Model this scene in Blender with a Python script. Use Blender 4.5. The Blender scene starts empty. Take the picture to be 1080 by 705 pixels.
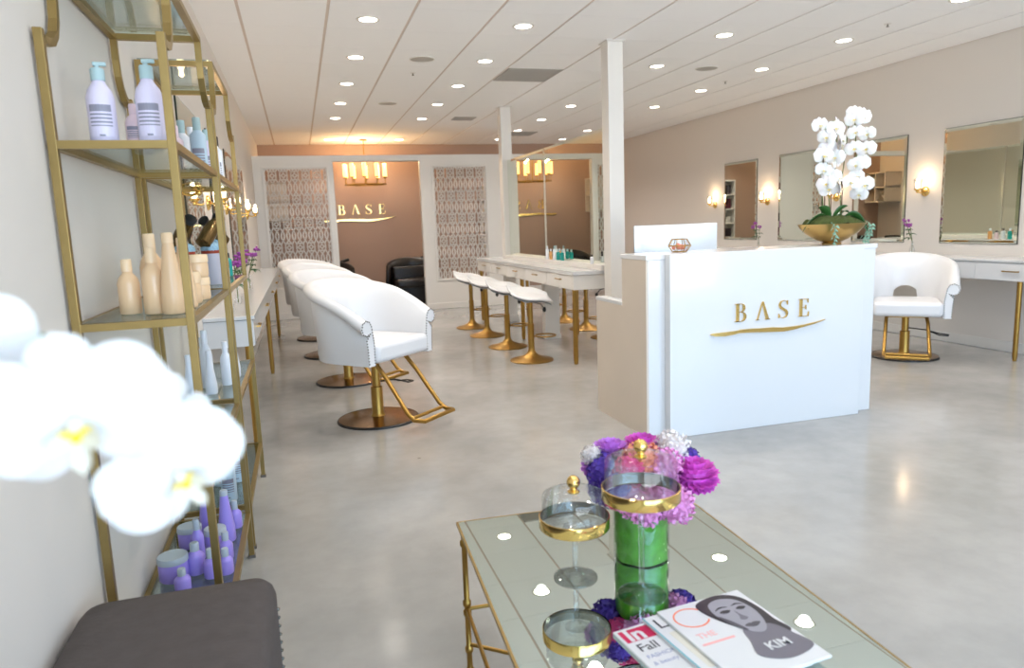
import bpy, bmesh, math, random
from mathutils import Vector, Matrix
PI=math.pi; sin=math.sin; cos=math.cos
random.seed(7)
S=bpy.context.scene; C=S.collection
# ------------------------------------------------------------ materials
def lin(h):
    h=h.lstrip('#'); o=[]
    for i in (0,2,4):
        c=int(h[i:i+2],16)/255; o.append(c/12.92 if c<=.04045 else ((c+.055)/1.055)**2.4)
    return o+[1]
def pmat(name,col,rough=.5,metal=0,spec=.5,noise=0,nscale=8,bump=0,bscale=60,coat=0,sub=0,aniso=None):
    m=bpy.data.materials.new(name); m.use_nodes=True; nt=m.node_tree; b=nt.nodes['Principled BSDF']
    c=lin(col) if isinstance(col,str) else col
    b.inputs['Base Color'].default_value=c; b.inputs['Roughness'].default_value=rough; b.inputs['Metallic'].default_value=metal
    b.inputs['Specular IOR Level'].default_value=spec; b.inputs['Coat Weight'].default_value=coat
    if sub: b.inputs['Subsurface Weight'].default_value=sub; b.inputs['Subsurface Scale'].default_value=.01
    if noise or bump:
        tc=nt.nodes.new('ShaderNodeTexCoord')
    if noise:
        n=nt.nodes.new('ShaderNodeTexNoise'); n.inputs['Scale'].default_value=nscale; n.inputs['Detail'].default_value=5
        nt.links.new(tc.outputs['Object'],n.inputs['Vector'])
        mx=nt.nodes.new('ShaderNodeMix'); mx.data_type='RGBA'
        mx.inputs[6].default_value=[x*(1-noise) for x in c[:3]]+[1]; mx.inputs[7].default_value=[min(1,x*(1+noise)) for x in c[:3]]+[1]
        nt.links.new(n.outputs['Fac'],mx.inputs[0]); nt.links.new(mx.outputs[2],b.inputs['Base Color'])
    if bump:
        n=nt.nodes.new('ShaderNodeTexNoise'); n.inputs['Scale'].default_value=bscale; n.inputs['Detail'].default_value=3
        mp=nt.nodes.new('ShaderNodeMapping')
        if aniso: mp.inputs['Scale'].default_value=aniso
        nt.links.new(tc.outputs['Object'],mp.inputs['Vector']); nt.links.new(mp.outputs[0],n.inputs['Vector'])
        bp=nt.nodes.new('ShaderNodeBump'); bp.inputs['Strength'].default_value=bump; bp.inputs['Distance'].default_value=.004
        nt.links.new(n.outputs['Fac'],bp.inputs['Height']); nt.links.new(bp.outputs[0],b.inputs['Normal'])
    return m
def glassmat(name,tint=(1,1,1,1),f0=.06,edge=.6,rough=0.02):
    m=bpy.data.materials.new(name); m.use_nodes=True; nt=m.node_tree; nt.nodes.clear()
    o=nt.nodes.new('ShaderNodeOutputMaterial'); t=nt.nodes.new('ShaderNodeBsdfTransparent'); g=nt.nodes.new('ShaderNodeBsdfGlossy')
    t.inputs[0].default_value=tint; g.inputs['Roughness'].default_value=rough
    lw=nt.nodes.new('ShaderNodeLayerWeight'); lw.inputs[0].default_value=.35
    mr=nt.nodes.new('ShaderNodeMapRange'); mr.inputs[3].default_value=f0; mr.inputs[4].default_value=edge
    mx=nt.nodes.new('ShaderNodeMixShader')
    nt.links.new(lw.outputs['Fresnel'],mr.inputs[0]); nt.links.new(mr.outputs[0],mx.inputs[0])
    nt.links.new(t.outputs[0],mx.inputs[1]); nt.links.new(g.outputs[0],mx.inputs[2]); nt.links.new(mx.outputs[0],o.inputs[0])
    return m
def emat(name,col,s,base='#ffffff'):
    m=pmat(name,base,.4); b=m.node_tree.nodes['Principled BSDF']
    b.inputs['Emission Color'].default_value=lin(col) if isinstance(col,str) else col; b.inputs['Emission Strength'].default_value=s
    return m
M={}
M['wall']=pmat('wall_paint','#e0d9d1',.65,bump=.03,bscale=40)
M['wall_back']=pmat('wall_paint_back','#ad9180',.6)
M['white']=pmat('white_paint','#e4e0da',.4)
M['lam']=pmat('white_lacquer','#dcdcdc',.16,coat=.2)
M['ceil']=pmat('ceiling_tile','#f6f5f4',.85,bump=.15,bscale=220)
M['groove']=pmat('ceiling_groove','#d6c8bd',.8)
M['brass']=pmat('brushed_brass','#b08a48',.34,1,noise=.12,nscale=30)
M['antique']=pmat('antique_brass','#9a8250',.40,.75,noise=.15,nscale=18)
M['gold']=pmat('polished_gold','#ecc678',.16,1)
M['goldl']=pmat('lacquered_gold_bowl','#bfa066',.28,1,bump=.25,bscale=9)
M['leather']=pmat('white_leather','#e0dfdf',.33,bump=.06,bscale=140)
M['nail']=pmat('steel_nail','#8a8780',.25,1)
M['black']=pmat('black_leather','#17120f',.3,coat=.15)
M['blackp']=pmat('black_plastic','#0f0f10',.4)
M['greyp']=pmat('grey_moulding','#b9bcc0',.4)
M['chrome']=pmat('chrome','#d8d8d8',.12,1)
M['linen']=pmat('charcoal_linen','#534b48',.9,noise=.22,nscale=26,bump=.8,bscale=70,aniso=(1,5,1))
M['petal']=pmat('white_orchid_petal','#e9e8e7',.6,sub=.15)
M['lipw']=pmat('orchid_lip_cream','#dcd8c8',.5)
M['lipy']=pmat('orchid_lip_yellow','#f2d51a',.5)
M['leaf']=pmat('green_leaf','#2e5a26',.35,noise=.3,nscale=12)
M['leafl']=pmat('silvery_leaf','#7fa58f',.6,noise=.2,nscale=20)
M['stem']=pmat('plant_stem','#5f6f35',.5)
M['stake']=pmat('brown_stake','#6b4a35',.6)
M['moss']=pmat('green_moss','#3c4616',.95,noise=.5,nscale=30,bump=1,bscale=50)
M['purplef']=pmat('purple_flower','#a24aa6',.6,noise=.2,nscale=50)
M['mirror']=pmat('mirror_silver',[.80,.84,.76,1],.0,1)
M['mirrort']=pmat('table_mirror',[.74,.84,.80,1],.01,1)
M['frame_d']=pmat('dark_mirror_edge','#3a3f38',.35,.6)
M['glass']=glassmat('clear_glass')
M['glassj']=glassmat('jar_glass',(.985,.995,1,1),.035,.42)
M['glassg']=glassmat('shelf_glass',(.86,.95,.93,1),.08,.7)
M['glasse']=pmat('glass_edge','#8fb5a8',.1,spec=.8)
M['lavb']=pmat('lavender_bottle','#d9d3ea',.3)
M['pinkb']=pmat('pale_pink_bottle','#ead2da',.35)
M['lab']=pmat('grey_label_print','#8d8c9c',.5)
M['capt']=pmat('pale_teal_cap','#a9c4c8',.35)
M['peach']=pmat('peach_bottle','#e8c49a',.3,coat=.2)
M['peachc']=pmat('peach_cap','#edcfa8',.3)
M['purp']=pmat('violet_plastic','#9f8be0',.3,coat=.2)
M['purpc']=pmat('grey_lid','#b3bcc4',.4)
M['wbot']=pmat('white_bottle','#e7ebf2',.3)
M['bbot']=pmat('pale_blue_bottle','#b8cfe0',.3)
M['teal']=pmat('teal_bottle','#1f9c93',.2,coat=.3)
M['orange']=pmat('apricot_bottle','#e2a868',.3)
M['bronze']=pmat('bronze_plastic','#6e5630',.25,.7)
M['floral']=pmat('blue_floral_fabric','#93b6cc',.8,noise=.7,nscale=45)
M['red']=pmat('rust_band','#9c3a22',.5)
M['can']=pmat('grey_canister','#c2c0cc',.35)
M['wood_l']=pmat('limed_wood','#d3c6b6',.5,noise=.05,nscale=3,bump=.1,bscale=30,aniso=(1,8,.3))
M['shade']=emat('lit_candle_shade','#ffb63c',1.7)
M['shadew']=emat('lit_sconce_glass','#ffd7a2',9)
M['bulb']=emat('recessed_lamp_lens','#fff1e0',16)
M['apple']=pmat('computer_white','#e4eaef',.25,.1)
M['dkbox']=pmat('dark_product','#33262c',.4)
M['burg']=pmat('burgundy_product','#5d2434',.5)
M['paper']=pmat('magazine_paper','#d8d8d8',.3,coat=.2)
M['ink']=pmat('black_ink','#232228',.4)
M['inkg']=pmat('grey_ink','#8b93b5',.4)
M['pinkink']=pmat('pink_ink','#f0a9a4',.4)
M['crim']=pmat('crimson_ink','#c4214f',.35)
M['oran']=pmat('orange_ink','#f0703c',.4)
M['cyan']=pmat('turquoise_ink','#4aa7b5',.4)
M['ph1']=pmat('photo_dark','#2c272d',.35); M['ph2']=pmat('photo_mid','#6f6b74',.35); M['ph3']=pmat('photo_light','#94929a',.35); M['ph4']=pmat('photo_shadow','#4c4850',.35)
M['beige']=pmat('beige_ink','#d8d3c4',.4)
M['sofit']=pmat('grey_grille','#b0aaa2',.6)
M['disc']=pmat('dark_bronze_disc','#8a6434',.22,1)
M['inner']=pmat('band_inside','#7b746b',.3,1)  # grey instead of gold: dark reflection inside the band put into the colour
M['slot']=pmat('dark_slot','#6d665f',.8)
M['grout']=pmat('soil_dark','#2a241e',.9)
M['grn']=pmat('bright_leaf','#4a9420',.3,noise=.65,nscale=32,coat=.3)
M['steel']=pmat('basin_grey','#d6d2cc',.3)
M['towel']=pmat('dark_towel','#3b3a36',.9)
for n,c in dict(f_violet='#4e2f9e',f_magenta='#d657c4',f_pink='#e48fc6',f_cream='#f3d9d6',f_orange='#ef8a6c',f_hot='#d93f86',f_lilac='#c77fe0').items():
    M[n]=pmat(n,c,.6,noise=.45,nscale=45)
def floor_mat():
    m=bpy.data.materials.new('polished_concrete'); m.use_nodes=True; nt=m.node_tree; b=nt.nodes['Principled BSDF']
    tc=nt.nodes.new('ShaderNodeTexCoord')
    n1=nt.nodes.new('ShaderNodeTexNoise'); n1.inputs['Scale'].default_value=.9; n1.inputs['Detail'].default_value=7; n1.inputs['Roughness'].default_value=.6
    n2=nt.nodes.new('ShaderNodeTexNoise'); n2.inputs['Scale'].default_value=9; n2.inputs['Detail'].default_value=6
    for n in (n1,n2): nt.links.new(tc.outputs['Object'],n.inputs['Vector'])
    r=nt.nodes.new('ShaderNodeValToRGB'); r.color_ramp.elements[0].position=.34; r.color_ramp.elements[0].color=lin('#969490'); r.color_ramp.elements[1].position=.66; r.color_ramp.elements[1].color=lin('#aeaba6')
    nt.links.new(n1.outputs['Fac'],r.inputs[0])
    r2=nt.nodes.new('ShaderNodeValToRGB'); r2.color_ramp.elements[0].position=.3; r2.color_ramp.elements[0].color=(.93,.93,.93,1); r2.color_ramp.elements[1].position=.6; r2.color_ramp.elements[1].color=(1,1,1,1)
    nt.links.new(n2.outputs['Fac'],r2.inputs[0])
    mx=nt.nodes.new('ShaderNodeMix'); mx.data_type='RGBA'; mx.blend_type='MULTIPLY'; mx.inputs[0].default_value=1
    nt.links.new(r.outputs[0],mx.inputs[6]); nt.links.new(r2.outputs[0],mx.inputs[7])
    v=nt.nodes.new('ShaderNodeTexVoronoi'); v.inputs['Scale'].default_value=2.3
    nt.links.new(tc.outputs['Object'],v.inputs['Vector'])
    r3=nt.nodes.new('ShaderNodeValToRGB'); r3.color_ramp.elements[0].position=.018; r3.color_ramp.elements[0].color=(.55,.52,.5,1); r3.color_ramp.elements[1].position=.03; r3.color_ramp.elements[1].color=(1,1,1,1)
    nt.links.new(v.outputs['Distance'],r3.inputs[0])
    m2=nt.nodes.new('ShaderNodeMix'); m2.data_type='RGBA'; m2.blend_type='MULTIPLY'; m2.inputs[0].default_value=1
    nt.links.new(mx.outputs[2],m2.inputs[6]); nt.links.new(r3.outputs[0],m2.inputs[7])
    nt.links.new(m2.outputs[2],b.inputs['Base Color'])
    mr=nt.nodes.new('ShaderNodeMapRange'); mr.inputs[1].default_value=.3; mr.inputs[2].default_value=.7; mr.inputs[3].default_value=.12; mr.inputs[4].default_value=.2
    nt.links.new(n1.outputs['Fac'],mr.inputs[0]); nt.links.new(mr.outputs[0],b.inputs['Roughness'])
    b.inputs['Specular IOR Level'].default_value=.6
    return m
M['floor']=floor_mat()
# ------------------------------------------------------------ mesh helpers
class B:
    def __init__(s): s.v=[]; s.f=[]; s.m=[]; s.mi=0
    def add(s,v,f):
        o=len(s.v); s.v+=[tuple(p) for p in v]; s.f+=[tuple(i+o for i in q) for q in f]; s.m+=[s.mi]*len(f); return s
    def box(s,x0,x1,y0,y1,z0,z1,rz=0,c=None):
        v=[(x,y,z) for z in (z0,z1) for y in (y0,y1) for x in (x0,x1)]
        if rz:
            cx,cy=c if c else ((x0+x1)/2,(y0+y1)/2)
            v=[(cx+(x-cx)*cos(rz)-(y-cy)*sin(rz),cy+(x-cx)*sin(rz)+(y-cy)*cos(rz),z) for x,y,z in v]
        return s.add(v,[(0,2,3,1),(4,5,7,6),(0,1,5,4),(2,6,7,3),(0,4,6,2),(1,3,7,5)])
    def lathe(s,prof,c=(0,0,0),n=24,M4=None,close=True):
        v=[];f=[]
        for r,z in prof:
            for k in range(n):
                a=2*PI*k/n; p=Vector((r*cos(a),r*sin(a),z)); p=(M4@p) if M4 else p
                v.append((p[0]+c[0],p[1]+c[1],p[2]+c[2]))
        for i in range(len(prof)-1):
            for k in range(n):
                a=i*n+k; b=i*n+(k+1)%n; f.append((a,b,b+n,a+n))
        if close:
            if prof[0][0]>1e-5: f.append(tuple(range(n))[::-1])
            if prof[-1][0]>1e-5: f.append(tuple(range((len(prof)-1)*n,len(prof)*n)))
        return s.add(v,f)
    def cyl(s,x,y,z0,z1,r,n=20,r2=None): return s.lathe([(r,z0),(r2 or r,z1)],(x,y,0),n)
    def ball(s,c,r,n=12,sz=1):
        k=max(4,n//2); return s.lathe([(max(1e-6,r*sin(PI*i/k)),-r*sz*cos(PI*i/k)) for i in range(k+1)],c,n,close=False)
    def tube(s,pts,r,n=8,closed=False,square=False,caps=True):
        pts=[Vector(p) for p in pts]; N=len(pts); v=[];f=[]
        if square: n=4
        up=None
        for i,p in enumerate(pts):
            if closed: t=pts[(i+1)%N]-pts[i-1]
            else: t=pts[min(i+1,N-1)]-pts[max(i-1,0)]
            t.normalize()
            if up is None:
                up=Vector((0,0,1)) if abs(t.z)<.9 else Vector((0,1,0))
            a=t.cross(up); 
            if a.length<1e-4: a=t.cross(Vector((1,0,0)))
            a.normalize(); b=a.cross(t).normalized(); up=b
            rr=r[i] if isinstance(r,(list,tuple)) else r
            for k in range(n):
                q=2*PI*(k+(.5 if square else 0))/n; w=rr*(1.414 if square else 1)
                v.append(p+a*(w*cos(q))+b*(w*sin(q)))
        for i in range(N if closed else N-1):
            j=(i+1)%N
            for k in range(n): f.append((i*n+k,i*n+(k+1)%n,j*n+(k+1)%n,j*n+k))
        if not closed and caps: f+= [tuple(range(n))[::-1],tuple(range((N-1)*n,N*n))]
        return s.add(v,f)
    def prism(s,poly,d0,d1,fn):
        # poly: 2D list; fn(u,v,d)->xyz
        n=len(poly); v=[fn(u,w,d0) for u,w in poly]+[fn(u,w,d1) for u,w in poly]
        f=[tuple(range(n))[::-1],tuple(range(n,2*n))]+[(i,(i+1)%n,(i+1)%n+n,i+n) for i in range(n)]
        return s.add(v,f)
    def grid(s,fn,nu,nv,cu=False):
        v=[fn(i/(nu if cu else nu-1),j/(nv-1)) for i in range(nu) for j in range(nv)]; f=[]
        for i in range(nu if cu else nu-1):
            for j in range(nv-1):
                a=i*nv+j; b=((i+1)%nu)*nv+j; f.append((a,b,b+1,a+1))
        return s.add(v,f)
def mat(m): return M[m] if isinstance(m,str) else m
def obj(name,b,m,parent=None,smooth=False,bevel=0,solid=0,loc=None,subsurf=0,recalc=True,seg=2):
    me=bpy.data.meshes.new(name); me.from_pydata([tuple(v) for v in b.v],[],b.f)
    ms=m if isinstance(m,(list,tuple)) else [m]
    for q in ms: me.materials.append(mat(q))
    for p,i in zip(me.polygons,b.m): p.material_index=i
    if recalc:
        bm=bmesh.new(); bm.from_mesh(me); bmesh.ops.recalc_face_normals(bm,faces=bm.faces); bm.to_mesh(me); bm.free()
    o=bpy.data.objects.new(name,me); C.objects.link(o)
    if smooth:
        for p in me.polygons: p.use_smooth=True
        try: me.set_sharp_from_angle(angle=math.radians(50 if smooth is True else smooth))
        except Exception: pass
    if parent: o.parent=parent
    if loc: o.location=loc
    if solid:
        q=o.modifiers.new('solid','SOLIDIFY'); q.thickness=solid; q.offset=0
    if bevel:
        q=o.modifiers.new('bevel','BEVEL'); q.width=bevel; q.segments=seg; q.limit_method='ANGLE'; q.angle_limit=math.radians(50)
    if subsurf:
        q=o.modifiers.new('sub','SUBSURF'); q.levels=subsurf; q.render_levels=subsurf
    return o
def tag(o,label,cat,group=None):
    o['label']=label; o['category']=cat
    if group: o['group']=group
    return o
def thing(name,label,cat,loc=(0,0,0),rz=0,group=None):
    o=bpy.data.objects.new(name,None); C.objects.link(o); o.empty_display_size=.1
    o.location=loc; o.rotation_euler=(0,0,rz); return tag(o,label,cat,group)
def struct(name,b,m,parent=None,**k):
    o=obj(name,b,m,parent,**k)
    if not parent: o['kind']='structure'
    return o
def dup(root,loc,rz=None,label=None,scale=None):
    r=root.copy(); C.objects.link(r); r.location=loc
    if rz is not None: r.rotation_euler=(r.rotation_euler[0],r.rotation_euler[1],rz)
    if label: r['label']=label
    if scale: r.scale=(scale,)*3
    def rec(src,dst):
        for ch in list(src.children):
            c=ch.copy(); C.objects.link(c); c.parent=dst; rec(ch,c)
    rec(root,r); return r
FNXZ=lambda u,v,d:(u,d,v)      # upright facing -y
FNXY=lambda u,v,d:(u,v,d)
# ------------------------------------------------------------ room
H=2.911; XL=-.58; XR=6.28; YF=-1.7; YB=13.75; YP=11.6
struct('floor',B().box(XL-.2,XR+.2,YF-.3,YB+.2,-.1,0),'floor')
struct('wall_left',B().box(XL-.2,XL,YF-.2,YB+.2,0,H+.1),'wall')
struct('wall_right',B().box(XR,XR+.2,YF-.2,YB+.2,0,H+.1),'wall')
struct('wall_back',B().box(XL,XR,YB,YB+.2,0,H+.1),'wall_back')
b=B(); b.box(XL,XR,YF-.15,YF,0,.25); b.box(XL,XR,YF-.15,YF,2.7,H+.1); b.box(XL,XL+.25,YF-.15,YF,.25,2.7); b.box(XR-.25,XR,YF-.15,YF,.25,2.7)
struct('wall_front',b,'wall')
b=B()
for x in (XL+.25,1.0,2.85,4.6,XR-.3): b.box(x,x+.06,YF-.12,YF-.03,.25,2.7)
b.box(XL+.25,XR-.25,YF-.12,YF-.03,.25,.31); b.box(XL+.25,XR-.25,YF-.12,YF-.03,2.64,2.7)
w=struct('window_1',b,'frame_d')
obj('window_glass',B().box(XL+.3,XR-.3,YF-.08,YF-.07,.3,2.65),'glass',w)
# ceiling: panels 2 ft square, wide grooves along the room and hairline joints across it
b=B(); b.mi=1; b.box(XL-.1,XR+.1,YF-.2,YB+.2,H+.006,H+.1); b.mi=0
xs=[XL]+[-.281+.6096*i for i in range(11)]+[XR]; ys=[YF]; y=5.334-.6096*11
while y<YB:
    if y>YF+.05: ys.append(y)
    y+=.6096
ys.append(YB)
for i in range(len(xs)-1):
    for j in range(len(ys)-1):
        b.box(xs[i]+(.011 if i else 0),xs[i+1]-.011,ys[j]+.0022,ys[j+1]-.0022,H,H+.008)
struct('ceiling',b,['ceil','groove'])
def base(nm,*a): struct(nm,B().box(*a),'white',bevel=.005)
base('baseboard_left',XL,XL+.015,YF,YP,0,.1); base('baseboard_right',XR-.015,XR,YF,YB,0,.1); base('baseboard_back',XL,XR,YB-.015,YB,0,.1)
# partition with one wide opening and two lattice windows
PX1=3.75
b=B()
def seg(x0,x1,z0,z1,t=.06): b.box(x0,x1,YP,YP+t*2,z0,z1)
L0,L1=-.43,.50; R0,R1=2.17,3.04; ZL,ZH=.49,2.32; O0,O1=.60,1.955; ZT=2.505; ZO=2.415
seg(XL,L0,0,ZT); seg(L0,L1,0,ZL); seg(L0,L1,ZH,ZT); seg(L1,O0,0,ZT); seg(O0,O1,ZO,ZT); seg(O1,R0,0,ZT); seg(R0,R1,0,ZL); seg(R0,R1,ZH,ZT); seg(R1,PX1,0,ZT)
struct('wall_partition',b,'white')
b=B()
for x0,x1 in ((L0,L1),(R0,R1)):
    for q in ((x0-.03,x0,ZL-.03,ZH+.03),(x1,x1+.03,ZL-.03,ZH+.03),(x0,x1,ZL-.03,ZL),(x0,x1,ZH,ZH+.03)): b.box(q[0],q[1],YP-.012,YP,q[2],q[3])
struct('trim_1',b,'white',bevel=.003)
b=B(); b.box(XL+.015,O0,YP-.015,YP,0,.1); b.box(O1,PX1,YP-.015,YP,0,.1); struct('baseboard_partition',b,'white',bevel=.005)
def lattice(x0,x1,label):
    W=x1-x0; hh=ZH-ZL; P=.164; b=B(); t=.0098
    def rib(pts):
        pts=[(min(max(u,0),W),min(max(v,0),hh)) for u,v in pts]
        for (a,c),(d,e) in zip(pts,pts[1:]):
            L=math.hypot(d-a,e-c)
            if L<1e-4: continue
            nx,nz=-(e-c)/L*t,(d-a)/L*t; ex,ez=(d-a)/L*.002,(e-c)/L*.002
            b.prism([(a+nx-ex,c+nz-ez),(a-nx-ex,c-nz-ez),(d-nx+ex,e-nz+ez),(d+nx+ex,e+nz+ez)],.02,.034,lambda u,v,d:(x0+u,YP+d,ZL+v))
    nP=5; hA=.215; hB=.151; ncol=int(W/P)+2
    for c in range(-1,ncol):
        xc=c*P+P*.5+.04
        for k in range(nP+1):
            z0=hh-k*(hA+hB)-hA    # bottom of row A
            zt=z0+hA; m=z0+hA/2
            if zt<0: break
            for s in (-1,1):
                rib([(xc,zt+.005),(xc+s*.028,zt-.028),(xc+s*.05,zt-.06),(xc+s*.056,m),(xc+s*.05,z0+.06),(xc+s*.028,z0+.028),(xc,z0-.005)])
                rib([(xc+s*.05,zt-.06),(xc+s*.066,zt-.022),(xc+s*.082,zt+.005)])
                rib([(xc+s*.05,z0+.06),(xc+s*.066,z0+.022),(xc+s*.082,z0-.005)])
                # small ring and its ticks
                rib([(xc,m+.03),(xc+s*.024,m+.012),(xc+s*.024,m-.012),(xc,m-.03)])
                rib([(xc+s*.024,m),(xc+s*.056,m)])
            rib([(xc,m+.03),(xc,m+.062)]) ; rib([(xc,m-.03),(xc,m-.062)])
            rib([(xc-.04,zt-.048),(xc,zt-.042),(xc+.04,zt-.048)]); rib([(xc-.04,z0+.048),(xc,z0+.042),(xc+.04,z0+.048)])
            # row B eyes under row A
            zb=z0-hB; mb=(z0+zb)/2
            for cx in (xc,xc+P/2):
                for s in (-1,1):
                    rib([(cx,z0),(cx+s*.016,z0-.03),(cx+s*.024,mb),(cx+s*.016,zb+.03),(cx,zb)])
                rib([(cx-.041,z0+.0),(cx,z0-.014),(cx+.041,z0)]) if False else None
    for u0,u1,v0,v1 in ((0,.014,0,hh),(W-.014,W,0,hh),(0,W,0,.014),(0,W,hh-.014,hh)):
        b.box(x0+u0,x0+u1,YP+.015,YP+.04,ZL+v0,ZL+v1)
    return tag(obj('lattice_screen',b,'white'),label,'screen','cut-out lattice screens in the white partition')
lattice(L0,L1,'white cut-out lattice screen in partition, left of the doorway opening')
lattice(R0,R1,'white cut-out lattice screen in partition, right of the doorway opening by the stools')
# columns
for y,lab in ((5.97,'tall square white column behind the reception desk, nearer one'),(9.44,'tall square white column further back, beside the lattice screen')):
    b=B(); b.box(2.715,2.86,y,y+.15,0,H-.012); b.box(2.70,2.875,y-.015,y+.165,H-.012,H); b.box(2.70,2.875,y-.015,y+.165,0,.1)
    o=obj('support_column',b,'white',bevel=.004); tag(o,lab,'column','square columns on the island line')
# ------------------------------------------------------------ ceiling fittings
def clight():
    t=thing('recessed_light','x','ceiling light',(0,0,H))
    b=B().lathe([(.066,.0),(.068,-.006),(.088,-.004),(.089,0)],n=28,close=False); obj('trim_ring',b,'white',t,smooth=True)
    b=B().lathe([(.066,-.001),(.05,-.004),(.0001,-.005)],n=24,close=False); obj('lens',b,'bulb',t,smooth=True); return t
c0=clight(); used=[0]
rows=[(.63,'left-hand',12),(1.853,'second from left',12),(3.69,'third from left',12),(4.95,'right-hand',12)]
ords=['nearest','second','third','fourth','fifth','sixth','seventh','eighth','ninth','tenth']
for x,rn,_ in rows:
    k=0
    for j in range(-5,7):
        y=5.68+1.2192*j
        if j==5 and x<3: continue
        seen={.63:0,1.853:0,3.69:0,4.95:-1}[x]
        if j<seen: lab='recessed ceiling light of the %s row, over the shop front, %s one forward'%(rn,ords[-j-1].replace('nearest','first'))
        else: lab='round recessed ceiling light, %s in the %s row'%(ords[k],rn); k+=1
        if not used[0]: o=c0; o.location=(x,y,H); o['label']=lab; used[0]=1
        else: o=dup(c0,(x,y,H),label=lab)
        o['group']='recessed ceiling lights'
for (x,y),lab in zip([(1.24,6.89),(1.21,9.31),(4.29,6.93)],['flat round grey ceiling speaker, nearer of the two between left light rows','flat round grey ceiling speaker, farther of the two between left light rows','flat round grey ceiling speaker on right side ceiling above the desk']):
    t=thing('ceiling_speaker',lab,'speaker',(x,y,H),group='round ceiling speakers')
    obj('grille',B().lathe([(.0001,-.006),(.1,-.005),(.112,-.003),(.115,0)],n=32,close=False),'sofit',t,smooth=True)
    obj('rim',B().lathe([(.112,0),(.113,-.008),(.12,-.006),(.121,0)],n=32,close=False),'white',t,smooth=True)
for (x,y),lab in zip([(1.25,7.51),(4.92,5.14),(4.93,7.56)],['tiny ceiling sprinkler behind the nearer round speaker','tiny ceiling sprinkler at the right side close to the camera','tiny ceiling sprinkler above the station mirrors, farther back']):
    t=thing('ceiling_sprinkler',lab,'sprinkler',(x,y,H),group='ceiling sprinklers')
    obj('plate',B().lathe([(.0001,-.004),(.028,-.003),(.03,0)],n=16,close=False),'white',t); obj('head',B().cyl(0,0,-.022,-.003,.006,10).cyl(0,0,-.025,-.022,.012,10),'nail',t)
def vent(x0,x1,y0,y1,lab,n):
    t=thing('ceiling_vent',lab,'vent',((x0+x1)/2,(y0+y1)/2,H),group='ceiling vents')
    w=(x1-x0)/2; d=(y1-y0)/2
    obj('backing',B().box(-w+.01,w-.01,-d+.01,d-.01,-.002,0),'sofit',t)
    b=B()
    for k in range(n):
        u=-d+.02+(2*d-.04)*k/(n-1); b.box(-w+.015,w-.015,u-.003,u+.003,-.008,-.002)
    obj('louvre',b,'sofit',t)
    b=B(); b.box(-w,w,-d,-d+.015,-.009,0); b.box(-w,w,d-.015,d,-.009,0); b.box(-w,-w+.015,-d,d,-.009,0); b.box(w-.015,w,-d,d,-.009,0); obj('frame',b,'sofit',t)
vent(2.17,2.755,7.17,7.765,'large square grey ceiling vent grille, nearest vent ahead of the columns',30)
vent(2.3,2.62,10.35,10.65,'small square ceiling vent left of the farther column',6)
vent(3.5,4.1,11.95,12.45,'ceiling vent behind the farther column near the back wall',8)
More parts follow.
